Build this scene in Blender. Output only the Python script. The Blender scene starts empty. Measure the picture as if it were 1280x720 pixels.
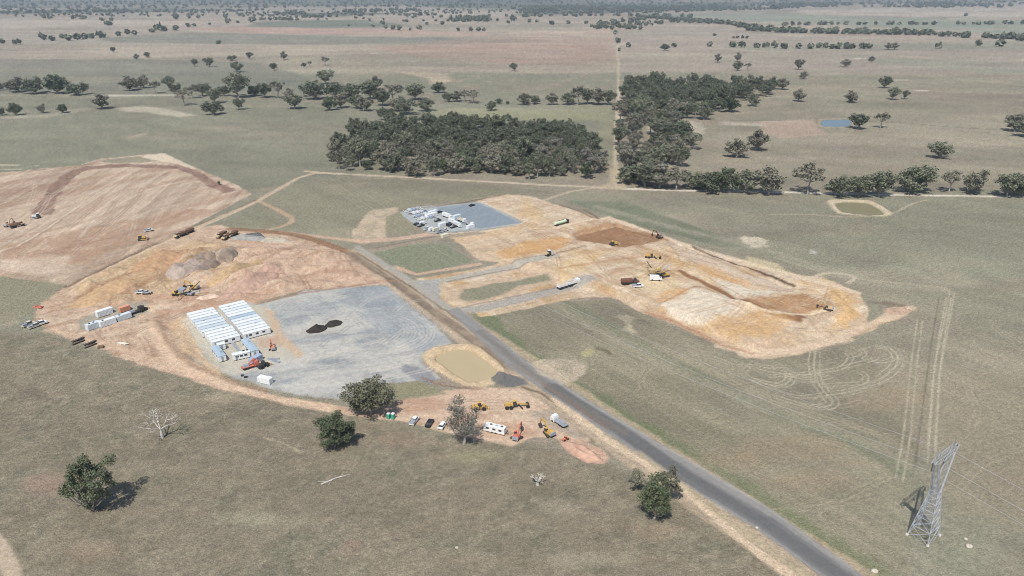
import bpy, math, random
import numpy as np

# ---------------------------------------------------------------- camera, world, sun, exposure
H = 150.0            # drone height above the paddock (m)
F = 900.0            # focal length in pixels of the 1280-wide photograph
HZ = -14.0           # image row of the horizon
P = math.atan((360 - HZ) / F); cp, sp = math.cos(P), math.sin(P)
SUN_EL = math.radians(57); SHADOW_AZ = math.radians(71)     # shadows fall away from the camera, a little to the right

scene = bpy.context.scene
col = scene.collection
cam_d = bpy.data.cameras.new('camera'); cam = bpy.data.objects.new('camera', cam_d); col.objects.link(cam)
cam.location = (0, 0, H); cam.rotation_euler = (math.pi / 2 - P, 0, 0)
cam_d.sensor_width = 36; cam_d.lens = F * 36 / 1280; cam_d.clip_start = 1; cam_d.clip_end = 200000
scene.camera = cam

world = bpy.data.worlds.new('World'); scene.world = world; world.use_nodes = True
nt = world.node_tree; nt.nodes.clear()
sky = nt.nodes.new('ShaderNodeTexSky'); sky.sky_type = 'NISHITA'; sky.sun_disc = False
sky.sun_elevation = SUN_EL
sky.sun_rotation = math.radians(180) + (math.pi / 2 - SHADOW_AZ)
sky.air_density = 1.0; sky.dust_density = 1.0; sky.ozone_density = 1.0
bg = nt.nodes.new('ShaderNodeBackground'); bg.inputs[1].default_value = 0.10
wo = nt.nodes.new('ShaderNodeOutputWorld')
nt.links.new(sky.outputs[0], bg.inputs[0]); nt.links.new(bg.outputs[0], wo.inputs[0])

sun_d = bpy.data.lights.new('sun', 'SUN'); sun_d.energy = 4.2; sun_d.angle = math.radians(0.53); sun_d.color = (1.0, 0.955, 0.89)
sun = bpy.data.objects.new('sun', sun_d); col.objects.link(sun)
sun.location = (-200, -600, 900)
sun.rotation_euler = (math.pi / 2 - SUN_EL, 0, SHADOW_AZ - math.pi / 2)

scene.view_settings.view_transform = 'Standard'; scene.view_settings.look = 'None'
scene.view_settings.exposure = 0.16; scene.view_settings.gamma = 1.0; scene.view_settings.use_curve_mapping = False
scene.render.engine = 'CYCLES'
scene.cycles.max_bounces = 4; scene.cycles.diffuse_bounces = 2; scene.cycles.glossy_bounces = 1
scene.cycles.transmission_bounces = 2; scene.cycles.transparent_max_bounces = 4; scene.cycles.volume_bounces = 0
scene.cycles.use_denoising = True; scene.cycles.pixel_filter_type = 'BLACKMAN_HARRIS'; scene.cycles.filter_width = 1.0

R = random.Random(7)

# ---------------------------------------------------------------- pixel -> place on the ground
def g(x, y, z=0.0):
    dx = (x - 640) / F; dy = (y - 360) / F
    t = (z - H) / (-sp - cp * dy)
    return (dx * t, (cp - sp * dy) * t)
def pxm(y):                      # photo pixels per metre at that row
    return cp * (y - HZ) / H
def heading(a, b):
    A = g(*a); B = g(*b)
    return math.atan2(B[1] - A[1], B[0] - A[0])
def lin(c):
    return np.array([((v / 255) / 12.92 if v / 255 <= 0.04045 else ((v / 255 + 0.055) / 1.055) ** 2.4) for v in c])
LIT = np.array([1.365, 1.385, 1.465])   # light on open ground here: turns a colour seen in the photo into an albedo
SAT = 0.80; HAZE = 8.0e-5
def alb(c):
    v = lin(c); l = v @ np.array([0.2126, 0.7152, 0.0722]); return (l + (v - l) * SAT) / LIT

def tag(o, label=None, cat=None, group=None, kind=None):
    if label: o['label'] = label
    if cat: o['category'] = cat
    if group: o['group'] = group
    if kind: o['kind'] = kind
    return o

# ---------------------------------------------------------------- materials
def nodes(m):
    m.use_nodes = True; n = m.node_tree; n.nodes.clear()
    out = n.nodes.new('ShaderNodeOutputMaterial'); b = n.nodes.new('ShaderNodeBsdfPrincipled')
    n.links.new(b.outputs[0], out.inputs[0]); return n, b
MATS = {}
def mat(name, c, rough=0.6, metal=0.0, var=0.12, scale=1.3, spec=0.4):
    if name in MATS: return MATS[name]
    m = bpy.data.materials.new(name); n, b = nodes(m)
    tc = n.nodes.new('ShaderNodeTexCoord'); no = n.nodes.new('ShaderNodeTexNoise')
    no.inputs['Scale'].default_value = scale; no.inputs['Detail'].default_value = 4
    n.links.new(tc.outputs['Object'], no.inputs['Vector'])
    mr = n.nodes.new('ShaderNodeMapRange'); mr.inputs[1].default_value = 0.3; mr.inputs[2].default_value = 0.7
    mr.inputs[3].default_value = 1 - var; mr.inputs[4].default_value = 1 + var
    n.links.new(no.outputs[0], mr.inputs[0])
    mx = n.nodes.new('ShaderNodeVectorMath'); mx.operation = 'SCALE'
    mx.inputs[0].default_value = tuple(c); n.links.new(mr.outputs[0], mx.inputs['Scale'])
    n.links.new(mx.outputs[0], b.inputs['Base Color'])
    b.inputs['Roughness'].default_value = rough; b.inputs['Metallic'].default_value = metal
    b.inputs['Specular IOR Level'].default_value = spec
    MATS[name] = m; return m

def ground_mat(name, amp1, sc1, amp2, sc2, bump, bsc, rough=0.95, aniso=None):
    """base colour from the survey attribute, broken up by two scales of grain and a fine relief"""
    m = bpy.data.materials.new(name); n, b = nodes(m)
    at = n.nodes.new('ShaderNodeAttribute'); at.attribute_name = 'soil'
    tc = n.nodes.new('ShaderNodeTexCoord')
    def grain(sc, amp, det):
        no = n.nodes.new('ShaderNodeTexNoise'); no.inputs['Scale'].default_value = sc; no.inputs['Detail'].default_value = det
        no.inputs['Roughness'].default_value = 0.62
        n.links.new(tc.outputs['Object'], no.inputs['Vector'])
        mr = n.nodes.new('ShaderNodeMapRange'); mr.inputs[1].default_value = 0.28; mr.inputs[2].default_value = 0.72
        mr.inputs[3].default_value = 1 - amp; mr.inputs[4].default_value = 1 + amp; mr.clamp = False
        n.links.new(no.outputs[0], mr.inputs[0]); return no, mr
    n1, r1 = grain(sc1, amp1, 6); n2, r2 = grain(sc2, amp2, 3)
    mu = n.nodes.new('ShaderNodeMath'); mu.operation = 'MULTIPLY'
    n.links.new(r1.outputs[0], mu.inputs[0]); n.links.new(r2.outputs[0], mu.inputs[1])
    sc = n.nodes.new('ShaderNodeVectorMath'); sc.operation = 'SCALE'
    n.links.new(at.outputs['Color'], sc.inputs[0]); n.links.new(mu.outputs[0], sc.inputs['Scale'])
    n.links.new(sc.outputs[0], b.inputs['Base Color'])
    b.inputs['Roughness'].default_value = rough; b.inputs['Specular IOR Level'].default_value = 0.15
    bn = n.nodes.new('ShaderNodeTexNoise'); bn.inputs['Scale'].default_value = bsc; bn.inputs['Detail'].default_value = 4
    n.links.new(tc.outputs['Object'], bn.inputs['Vector'])
    bu = n.nodes.new('ShaderNodeBump'); bu.inputs['Strength'].default_value = 0.8; bu.inputs['Distance'].default_value = bump
    n.links.new(bn.outputs[0], bu.inputs['Height']); n.links.new(bu.outputs[0], b.inputs['Normal'])
    return m

def water_mat(name, c, rough=0.12):
    m = bpy.data.materials.new(name); n, b = nodes(m)
    tc = n.nodes.new('ShaderNodeTexCoord'); no = n.nodes.new('ShaderNodeTexNoise'); no.inputs['Scale'].default_value = 0.08; no.inputs['Detail'].default_value = 3
    n.links.new(tc.outputs['Object'], no.inputs['Vector'])
    cr = n.nodes.new('ShaderNodeMix'); cr.data_type = 'RGBA'
    cr.inputs[6].default_value = (*[v * 0.93 for v in c], 1); cr.inputs[7].default_value = (*[v * 1.07 for v in c], 1)
    n.links.new(no.outputs[0], cr.inputs[0]); n.links.new(cr.outputs[2], b.inputs['Base Color'])
    b.inputs['Roughness'].default_value = rough
    w = n.nodes.new('ShaderNodeTexNoise'); w.inputs['Scale'].default_value = 1.2; n.links.new(tc.outputs['Object'], w.inputs['Vector'])
    bu = n.nodes.new('ShaderNodeBump'); bu.inputs['Distance'].default_value = 0.02; n.links.new(w.outputs[0], bu.inputs['Height']); n.links.new(bu.outputs[0], b.inputs['Normal'])
    return m

# ---------------------------------------------------------------- noise on arrays of world positions
def vnoise(x, y, seed):
    rs = np.random.RandomState(seed); T = rs.rand(256, 256).astype(np.float32)
    xi = np.floor(x).astype(np.int64); yi = np.floor(y).astype(np.int64)
    fx = (x - xi).astype(np.float32); fy = (y - yi).astype(np.float32)
    fx = fx * fx * (3 - 2 * fx); fy = fy * fy * (3 - 2 * fy)
    x0 = xi & 255; x1 = (xi + 1) & 255; y0 = yi & 255; y1 = (yi + 1) & 255
    return (T[x0, y0] * (1 - fx) + T[x1, y0] * fx) * (1 - fy) + (T[x0, y1] * (1 - fx) + T[x1, y1] * fx) * fy
def fbm(x, y, scale, octv=4, seed=1, ang=None, stretch=1.0):
    """0..1 noise, mean 0.5; 'scale' metres per cell, stretched along 'ang'"""
    if ang is not None:
        c, s = math.cos(ang), math.sin(ang)
        x, y = (x * c + y * s) / stretch, (-x * s + y * c)
    out = 0; a = 1; tot = 0
    for o in range(octv):
        out = out + a * vnoise(x / scale + 17.3 * o, y / scale + 9.1 * o, seed + o); tot += a
        a *= 0.55; scale /= 2.03
    return out / tot
# ---------------------------------------------------------------- the ground: one sheet to the horizon, finer where it is near
rows = [-3000., -1200., -500., -200., -60., 20., 70., 105., 125.]
y = 135.0
while y < 45000:
    rows.append(y)
    y += min(1.12 * (y * y + H * H) / (H * F / cp), 0.09 * y) if y < 9000 else 0.09 * y
rows = np.array(rows)
NU = 1180
u = np.concatenate([[-40, -10, -4, -2, -1.4, -1.15], np.linspace(-1, 1, NU), [1.15, 1.4, 2, 4, 10, 40]])
hw = 0.80 * np.maximum(rows, 0) + 62
GX = np.clip(hw[:, None] * u[None, :], -60000, 60000).astype(np.float64)
GY = np.repeat(rows[:, None], len(u), 1)
NR, NC = GX.shape
X = GX.ravel(); Y = GY.ravel(); N = X.size
Z = np.zeros(N); CLS = np.zeros(N, np.int8)
DIST = np.sqrt(X * X + Y * Y)

def sd_poly(pts, x, y, closed=True):
    """signed distance (m), positive inside; unsigned negative distance for an open line"""
    d2 = np.full(x.shape, 1e18); ins = np.zeros(x.shape, bool)
    n = len(pts)
    for i in range(n if closed else n - 1):
        ax, ay = pts[i]; bx, by = pts[(i + 1) % n]
        ex, ey = bx - ax, by - ay; L = ex * ex + ey * ey + 1e-12
        t = np.clip(((x - ax) * ex + (y - ay) * ey) / L, 0, 1)
        d2 = np.minimum(d2, (x - ax - t * ex) ** 2 + (y - ay - t * ey) ** 2)
        if closed:
            c = (ay > y) != (by > y)
            with np.errstate(divide='ignore', invalid='ignore'):
                ins ^= c & (x < ex * (y - ay) / (ey if abs(ey) > 1e-12 else 1e-12) + ax)
    d = np.sqrt(d2)
    return np.where(ins, d, -d) if closed else -d
def smooth(e0, e1, v):
    t = np.clip((v - e0) / (e1 - e0), 0, 1); return t * t * (3 - 2 * t)
def spline(pts, n=6, closed=False):
    p = [np.array(q, float) for q in pts]; out = []
    m = len(p)
    for i in range(m if closed else m - 1):
        if closed: p0, p1, p2, p3 = p[i - 1], p[i], p[(i + 1) % m], p[(i + 2) % m]
        else: p0, p1, p2, p3 = p[max(i - 1, 0)], p[i], p[i + 1], p[min(i + 2, m - 1)]
        for k in range(n):
            t = k / n
            out.append(tuple(0.5 * (2 * p1 + (p2 - p0) * t + (2 * p0 - 5 * p1 + 4 * p2 - p3) * t * t + (3 * p1 - p0 - 3 * p2 + p3) * t ** 3)))
    if not closed: out.append(tuple(p[-1]))
    return out
def wpts(px): return [g(*q) for q in px]
SEED = [100]
def mask(px, f=1.0, na=1.5, ns=9.0, width=None, soft=False):
    pts = wpts(px); closed = width is None
    if soft: pts = spline(pts, 5, closed)
    a = np.array(pts); m = f + na * 1.5 + (width or 0) + 2
    idx = np.nonzero((X > a[:, 0].min() - m) & (X < a[:, 0].max() + m) & (Y > a[:, 1].min() - m) & (Y < a[:, 1].max() + m))[0]
    x, y = X[idx], Y[idx]
    s = sd_poly(pts, x, y, closed)
    if width: s = s + width / 2
    if na > 0:
        SEED[0] += 7
        s = s + na * 2 * (fbm(x, y, ns, 3, SEED[0]) - 0.5)
    w = smooth(-f, f, s)
    k = w > 0.002
    return idx[k], w[k]
COL = np.zeros((N, 3))
def put(m, rgb, a=1.0, cls=None, grunge=0.0, gs=6.0, ang=None, stretch=1.0):
    idx, w = m
    w = w * a
    c = alb(rgb)[None, :]
    if grunge:
        SEED[0] += 5
        nz = fbm(X[idx], Y[idx], gs, 4, SEED[0], ang, stretch)
        w = w * np.clip(1 - grunge + grunge * 2.2 * smooth(0.3, 0.7, nz), 0, 1)
    COL[idx] = COL[idx] * (1 - w[:, None]) + c * w[:, None]
    if cls is not None: CLS[idx[m[1] > 0.5]] = cls
def paint(px, rgb, a=1.0, cls=None, f=1.0, na=1.5, ns=9.0, soft=False, **k):
    m = mask(px, f, na, ns, None, soft); put(m, rgb, a, cls, **k); return m
def line(px, width, rgb, a=1.0, cls=None, f=0.5, na=0.4, ns=8.0, soft=False, **k):
    m = mask(px, f, na, ns, width, soft); put(m, rgb, a, cls, **k); return m
def tracks(px, rgb, a=0.6, gauge=1.9, w=0.55, soft=True):
    """the two wheel marks of a vehicle"""
    pts = np.array(spline(wpts(px), 6) if soft else wpts(px))
    d = np.gradient(pts, axis=0); n = np.stack([-d[:, 1], d[:, 0]], 1) / (np.linalg.norm(d, axis=1)[:, None] + 1e-9)
    for s in (-1, 1):
        q = pts + n * s * gauge / 2
        mn = q.min(0) - 2; mxx = q.max(0) + 2
        idx = np.nonzero((X > mn[0]) & (X < mxx[0]) & (Y > mn[1]) & (Y < mxx[1]))[0]
        res = np.clip(DIST[idx] / 900, 0.25, 1.5)
        dd = sd_poly([tuple(v) for v in q], X[idx], Y[idx], False) + w / 2
        SEED[0] += 3
        wt = smooth(-0.35, 0.35, dd / 1.0) * a * (0.45 + 0.75 * fbm(X[idx], Y[idx], 9, 2, SEED[0]))
        COL[idx] = COL[idx] * (1 - wt[:, None]) + alb(rgb) * wt[:, None]
def raise_(m, h, e=1.0): Z[m[0]] += h * m[1] ** e
def streak(m, ang, long, short, amp, tint=(1, 1, 1), seed=None, warp=0.08):
    """tone variation drawn out along one direction (machine passes, mower lines)"""
    SEED[0] += 11
    idx, w = m
    wx, wy = X[idx], Y[idx]; wq = (fbm(wx, wy, long * 0.8, 3, SEED[0] + 2) - 0.5) * warp * long
    nz = fbm(wx - wq * math.sin(ang), wy + wq * math.cos(ang), short, 4, seed or SEED[0], ang, long / short) - 0.5
    fct = np.clip(1 + amp * 2.4 * nz[:, None] * w[:, None] * np.array(tint)[None, :], 0.35, 1.8)
    COL[idx] *= fct

RD = heading((640, 450), (1052, 720))        # direction of the road; the whole site is laid out to it
PX = RD + math.pi / 2

# --- paddock grass everywhere
n1 = fbm(X, Y, 420, 5, 11); n2 = fbm(X, Y, 70, 5, 23); n3 = fbm(X, Y, 16, 4, 31); n4 = fbm(X, Y, 4.5, 3, 41)
dry, green, bare = alb((156, 147, 127)), alb((139, 140, 118)), alb((170, 151, 133))
t = smooth(0.35, 0.65, 0.55 * n1 + 0.3 * n2 + 0.15 * n3)[:, None]
COL[:] = dry * (1 - t) + green * t
t2 = (smooth(0.56, 0.72, fbm(X, Y, 34, 4, 57)) * 0.5)[:, None]; COL[:] = COL * (1 - t2) + bare * t2
COL *= (1 + 0.34 * (n3 - 0.5) + 0.30 * (n4 - 0.5) + 0.25 * (n2 - 0.5))[:, None]
ALLW = (np.arange(N), np.ones(N))

# --- far country: wide strips of paddock, stubble and bare soil with straight fence lines
def field(px, rgb, a=0.75, amp=0.10, f=4, na=6):
    yy = np.mean([q[1] for q in wpts(px)]); na = max(na, 0.012 * yy); f = max(f, 0.006 * yy)
    m = paint(px, rgb, a, None, f, na, max(60, yy * 0.12), grunge=0.45, gs=max(20, yy * 0.08), ang=0.1, stretch=3.0); streak(m, 0.1, 300, 60, amp * 1.4, warp=0.5); streak(m, RD, 90 + yy * 0.04, 7 + yy * 0.015, amp * 0.9, (1, 1, 0.9), warp=0.6); streak(m, 0.15, 60 + yy * 0.05, 7 + yy * 0.02, amp * 0.7, warp=0.7); return m
field([(-400, 92), (300, 92), (1700, 85), (1700, -4), (-400, -4)], (184, 168, 150), 0.8, 0.16, 20, 70)
field([(-300, 72), (140, 74), (330, 78), (420, 108), (415, 118), (-300, 118)], (132, 134, 118), 0.75)
field([(-300, 40), (150, 42), (330, 46), (640, 46), (640, 52), (330, 56), (100, 54), (-300, 60)], (178, 168, 152), 0.8)
field([(120, 48), (240, 40), (320, 42), (520, 47), (640, 48), (700, 52), (560, 56), (300, 55), (150, 53)], (133, 136, 120), 0.7)
field([(330, 34), (480, 36), (610, 42), (600, 46), (330, 42), (200, 34)], (196, 160, 142), 0.75)
field([(310, 33), (330, 26), (450, 25), (505, 30), (480, 35), (390, 35)], (120, 130, 112), 0.85)
field([(460, 58), (620, 46), (768, 48), (768, 82), (640, 80), (520, 72)], (182, 148, 130), 0.6)
field([(640, 40), (768, 36), (768, 48), (640, 46)], (205, 180, 158), 0.6)
field([(500, 90), (560, 92), (566, 100), (545, 106), (535, 98)], (214, 190, 160), 0.7)
field([(770, 90), (770, 40), (900, 36), (1000, 48), (1280, 60), (1700, 64), (1700, 110), (1000, 92)], (172, 158, 144), 0.6)
field([(900, 58), (1280, 50), (1600, 50), (1600, 66), (1280, 64), (960, 64)], (146, 150, 128), 0.6)
field([(1040, 66), (1280, 80), (1600, 84), (1600, 100), (1280, 96), (1100, 80)], (150, 156, 132), 0.7)
field([(800, 16), (1000, 18), (1280, 26), (1500, 28), (1500, 40), (1280, 44), (1000, 28), (820, 22)], (150, 160, 138), 0.8)
field([(1000, 12), (1280, 8), (1500, 8), (1500, 24), (1280, 22), (1000, 18)], (206, 192, 174), 0.7)
field([(-200, 24), (180, 25), (300, 28), (240, 32), (0, 34), (-200, 34)], (200, 184, 166), 0.75)
field([(300, 14), (520, 12), (720, 17), (640, 22), (440, 22), (300, 20)], (190, 176, 160), 0.6)
field([(-300, 112), (100, 120), (210, 118), (420, 130), (640, 128), (770, 133), (770, 200), (420, 222), (300, 240), (210, 192), (120, 200), (-300, 215)], (142, 142, 121), 0.85, 0.14, 4, 4)
field([(540, 136), (765, 134), (768, 152), (640, 150), (540, 145)], (158, 156, 118), 0.7)
field([(755, 150), (770, 150), (770, 215), (755, 215)], (156, 150, 118), 0.6, 0.1, 2, 2)
field([(130, 118), (230, 117), (230, 120), (130, 121)], (226, 216, 200), 0.7, 0.05, 2, 2)
field([(145, 135), (180, 131), (245, 144), (225, 146), (190, 140), (160, 139)], (212, 198, 176), 0.6, 0.1, 3, 6)
field([(0, 146), (60, 143), (105, 135), (112, 137), (60, 147), (0, 149)], (196, 184, 164), 0.5, 0.1, 3, 6)
field([(155, 172), (186, 163), (187, 167), (162, 175)], (205, 186, 160), 0.6, 0.1, 2, 5)
field([(940, 92), (1280, 92), (1600, 100), (1600, 245), (1280, 240), (960, 235), (780, 232)], (166, 155, 133), 0.6, 0.14, 6, 8)
field([(1120, 110), (1280, 118), (1500, 120), (1500, 150), (1200, 140)], (150, 136, 122), 0.5)
field([(955, 152), (1010, 150), (1030, 168), (980, 172), (955, 166)], (200, 170, 150), 0.6, 0.1, 2, 6)
field([(900, 152), (956, 154), (956, 158), (900, 156)], (214, 200, 176), 0.6, 0.05, 2, 3)
line([(900, 150), (1000, 151), (1100, 152), (1180, 158), (1280, 163), (1500, 170)], 4, (118, 114, 96), 0.6, soft=True)
for yy, x0, x1 in ((100, 1110, 1140), (75, 1250, 1290), (73, 1062, 1082), (113, 1140, 1160)):
    line([(x0, yy), (x1, yy + 0.5)], 7, (228, 216, 198), 0.7, f=2, na=3)
for a_ in ((440, 59, 470, 59), (448, 67, 470, 66.5)):
    line([a_[:2], a_[2:]], 6, (214, 204, 190), 0.6, f=2, na=3)
# far bush country that melts into a dark band under the horizon
m = mask([(-900, 11), (200, 10), (520, 7), (640, 13), (760, 13), (1000, 7), (1280, 5), (2200, 5), (2200, -10), (-900, -10)], 150, 250, 900)
put(m, (112, 116, 96), 0.95, None, 0.55, 900, 0.0, 3.0)
for q in ([(-100, 16), (180, 10), (320, 12), (200, 15), (0, 18)], [(640, 20), (660, 8), (900, 6), (980, 10), (800, 15)], [(300, 18), (420, 15), (520, 16), (430, 20)]):
    paint(q, (96, 104, 84), 0.8, None, 60, 90, 300)

# --- paddocks next to the site
field([(268, 282), (390, 221), (560, 226), (700, 240), (630, 243), (500, 260), (455, 272), (440, 300), (360, 292), (310, 292)], (152, 148, 122), 0.8, 0.14, 2, 2)
field([(700, 243), (800, 240), (1280, 246), (1500, 250), (1500, 330), (1180, 360), (1060, 350), (950, 320), (850, 300), (760, 270)], (153, 150, 127), 0.8, 0.14, 3, 3)
field([(700, 250), (780, 252), (930, 306), (900, 308), (800, 282)], (122, 134, 106), 0.75, 0.1, 3, 3)
field([(950, 320), (1060, 350), (1180, 365), (1500, 330), (1500, 560), (1180, 560), (1100, 470), (1110, 380)], (156, 149, 126), 0.75, 0.12, 3, 3)
field([(600, 392), (700, 376), (760, 374), (850, 412), (940, 450), (1080, 430), (1150, 560), (1140, 720), (1085, 720), (800, 540), (665, 455)], (151, 144, 119), 0.85, 0.16, 2, 3)
field([(665, 430), (720, 436), (800, 480), (1000, 590), (1110, 720), (1090, 720), (960, 640), (700, 482)], (156, 147, 122), 0.5, 0.16, 2, 3)
m = mask([(600, 392), (760, 374), (940, 450), (1100, 430), (1280, 400), (1400, 720), (1085, 720), (665, 455)], 3, 3, 20)
streak(m, RD, 90, 2.6, 0.11); streak(m, RD, 160, 9, 0.12, (1, 0.95, 0.8))
line([(700, 375), (748, 400), (800, 430), (860, 462), (960, 512), (1060, 552), (1130, 590)], 7, (123, 130, 103), 0.55, None, 2, 2, soft=True)
line([(812, 541), (748, 502), (676, 456), (640, 430), (606, 394)], 9, (112, 126, 88), 0.8, None, 2.5, 3)
line([(808, 537), (900, 588), (1000, 656), (1100, 722)], 8, (122, 130, 92), 0.75, None, 2.5, 3, grunge=.3)
line([(745, 258), (840, 284), (935, 306), (1000, 326), (1070, 350), (1180, 362)], 8, (172, 164, 142), 0.6, None, 3, 3, soft=True, grunge=.4)
line([(690, 380), (780, 428), (880, 478), (980, 520), (1100, 560)], 6, (170, 162, 138), 0.5, None, 2, 3, grunge=.4)
paint([(1080, 460), (1280, 470), (1400, 520), (1400, 700), (1190, 640), (1150, 560)], (158, 146, 120), 0.5, None, 8, 6, 30)
for cx, cy, rx, ry in ((1000, 560, 70, 14), (900, 575, 50, 12), (1010, 600, 60, 10), (1060, 580, 40, 8), (1110, 500, 60, 14)):
    paint([(cx + rx * math.cos(k * .7), cy + ry * math.sin(k * .7)) for k in range(9)], (172, 148, 118), 0.35, None, 4, 5, 12)
# foreground paddock, left of the road
fg = mask([(-500, 400), (60, 420), (270, 484), (440, 520), (640, 556), (760, 580), (1010, 722), (1010, 760), (-500, 760)], 3, 3, 15)
put(fg, (132, 125, 105), 0.75, None)
streak(fg, 0.15, 14, 3, 0.12); streak(fg, 0.1, 60, 16, 0.16, (1, 1, 0.85))
put(fg, (128, 126, 102), 0.22, None, 1.0, 22)
put(fg, (168, 156, 132), 0.5, None, 1.0, 5); put(fg, (112, 108, 88), 0.35, None, 1.0, 3.2); streak(fg, 0.3, 5, 1.3, 0.16); streak(fg, -0.5, 90, 22, 0.14, warp=.6)
put(fg, (152, 134, 114), 0.3, None, 1.0, 11)
for cx, cy, rx, ry, c in ((55, 606, 22, 10, (170, 138, 122)), (118, 690, 30, 8, (165, 144, 120)), (280, 497, 22, 5, (182, 166, 138)), (500, 550, 30, 10, (160, 136, 116)), (440, 680, 12, 5, (164, 132, 116)),
                         (822, 665, 30, 8, (168, 146, 122)), (920, 672, 40, 10, (164, 146, 122)), (330, 650, 60, 10, (166, 158, 132)), (700, 634, 40, 8, (166, 156, 134)), (590, 570, 40, 8, (166, 160, 124)),
                         (740, 700, 50, 7, (170, 160, 136)), (310, 648, 30, 6, (172, 164, 136)), (45, 492, 18, 7, (120, 110, 96)), (10, 400, 16, 7, (196, 178, 152))):
    paint([(cx + rx * math.cos(k * .7), cy + ry * math.sin(k * .7)) for k in range(9)], c, 0.55, None, 2.5, 3, 7)
line([(330, 547), (352, 553), (376, 565)], 1.4, (190, 176, 148), 0.6, na=0.6)
for a0, a1 in (((250, 500), (420, 520)), ((20, 700), (90, 640)), ((560, 690), (720, 610))):
    tracks([a0, ((a0[0] + a1[0]) / 2, (a0[1] + a1[1]) / 2 + 4), a1], (168, 156, 132), 0.3)
# --- bare earth of the works, west part
EARTH, PAD, YARD, ROAD, TRACK, POND = 1, 2, 3, 4, 5, 6
W1 = paint([(-260, 224), (0, 216), (40, 212), (75, 209), (105, 206), (125, 199), (182, 193), (206, 192), (245, 210), (300, 233), (314, 243), (240, 282), (180, 309), (85, 356), (55, 352), (0, 346), (-260, 350)],
           (193, 166, 142), 0.95, EARTH, 0.8, 1.6)
put(W1, (180, 144, 120), 0.55, None, 0.9, 26, 0.95, 5); put(W1, (218, 196, 172), 0.5, None, 1.0, 18, 0.95, 6)
A1 = heading((20, 310), (165, 214))
streak(W1, A1, 120, 2.6, 0.24, (0.9, 1, 1.1)); streak(W1, A1, 200, 14, 0.22); streak(W1, A1 - 0.7, 60, 3, 0.1)
paint([(0, 306), (60, 296), (140, 278), (220, 262), (262, 262), (200, 286), (110, 330), (0, 330)], (184, 146, 116), 0.75, None, 4, 6, 25, grunge=.5)
paint([(0, 325), (90, 320), (70, 345), (0, 338)], (222, 200, 176), 0.6, None, 3, 4, 20)
line([(-60, 330), (20, 308), (60, 285), (100, 256), (165, 215)], 1.6, (228, 208, 182), 0.7); line([(-60, 333), (20, 311), (58, 289), (98, 260)], 1.6, (158, 128, 106), 0.5)
line([(230, 226), (180, 240), (130, 266), (100, 296)], 2, (226, 206, 182), 0.5, soft=True)
for k in range(9):
    x0 = 60 + 22 * k; tracks([(x0 + 60, 226 + 2 * k), (x0 + 10, 252 + 3 * k), (x0 - 50, 286 + 2 * k)], (220, 196, 172) if k % 2 else (170, 140, 118), 0.35, 2.4, 0.9)
paint([(182, 193), (206, 192), (247, 211), (240, 212), (222, 205), (196, 201), (178, 199)], (226, 208, 182), 0.85, None, 0.8, 1)
line([(104, 205), (125, 199), (182, 194)], 2.2, (214, 200, 172), 0.8, TRACK); line([(125, 203), (180, 202), (215, 206), (250, 216)], 1.8, (222, 204, 180), 0.7)
paint([(126, 200), (176, 196), (196, 201), (170, 204), (130, 203)], (146, 144, 118), 0.8, None, 1.2, 1)
SP = paint([(40, 263), (50, 253), (60, 236), (74, 222), (92, 212), (110, 207.5), (160, 204.5), (230, 207.5), (248, 214), (270, 227), (298, 238), (280, 241.5), (262, 234), (240, 218.5), (222, 211.5), (160, 208.6), (120, 210.5), (102, 215), (88, 227), (75, 242), (68, 260), (64, 269), (44, 269)],
           (138, 106, 92), 0.92, EARTH, 0.9, 2.6, 6, grunge=.2); streak(SP, A1 + 0.4, 30, 2.5, 0.3); put(SP, (170, 138, 118), 0.5, None, 1.0, 5)
line([(0, 206), (48, 207)], 2.2, (226, 214, 186), 0.8); line([(-60, 213), (60, 210.5)], 1.8, (210, 196, 168), 0.7)
line([(-60, 215), (30, 213.5), (62, 211)], 1.6, (118, 112, 94), 0.7)
paint([(0, 346), (60, 351), (84, 358), (40, 388), (20, 400), (0, 408), (-80, 400), (-80, 344)], (152, 146, 118), 0.8, None, 1.5, 2, 8)
# yard of spoil heaps between the drain and the gravel pad
W2 = paint([(84, 358), (180, 311), (240, 285), (274, 281), (300, 288), (345, 291), (432, 311), (492, 358), (478, 356), (380, 362), (325, 376), (300, 392), (220, 410), (232, 450), (330, 492), (420, 508), (500, 518), (438, 520), (400, 511), (330, 497), (270, 484), (212, 467), (150, 447), (96, 427), (55, 408), (40, 398), (44, 386)],
           (198, 167, 136), 0.97, EARTH, 0.9, 1.8)
put(W2, (192, 154, 122), 0.55, None, 0.9, 15); put(W2, (216, 192, 166), 0.6, None, 1.0, 8)
streak(W2, PX + 0.1, 40, 3, 0.24); put(W2, (176, 134, 104), 0.5, None, 1.0, 5); put(W2, (226, 198, 172), 0.4, None, 1.0, 4)
paint([(90, 362), (180, 312), (250, 300), (300, 318), (260, 345), (190, 372), (120, 386)], (200, 168, 122), 0.6, None, 2, 4, 15)
paint([(300, 300), (430, 312), (486, 356), (390, 360), (310, 376), (290, 350)], (206, 172, 146), 0.6, None, 2, 4, 20)
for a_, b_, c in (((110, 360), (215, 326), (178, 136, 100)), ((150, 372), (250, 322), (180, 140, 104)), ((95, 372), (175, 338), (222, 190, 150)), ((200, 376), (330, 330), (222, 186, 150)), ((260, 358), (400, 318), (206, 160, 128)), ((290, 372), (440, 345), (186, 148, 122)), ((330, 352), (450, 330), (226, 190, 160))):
    line([a_, ((a_[0] + b_[0]) / 2, (a_[1] + b_[1]) / 2 - 3), b_], 4, c, 0.45, None, 2.2, 3, 10, soft=True)  # dark ridgelines paint in the shading of the mounded ground
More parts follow.
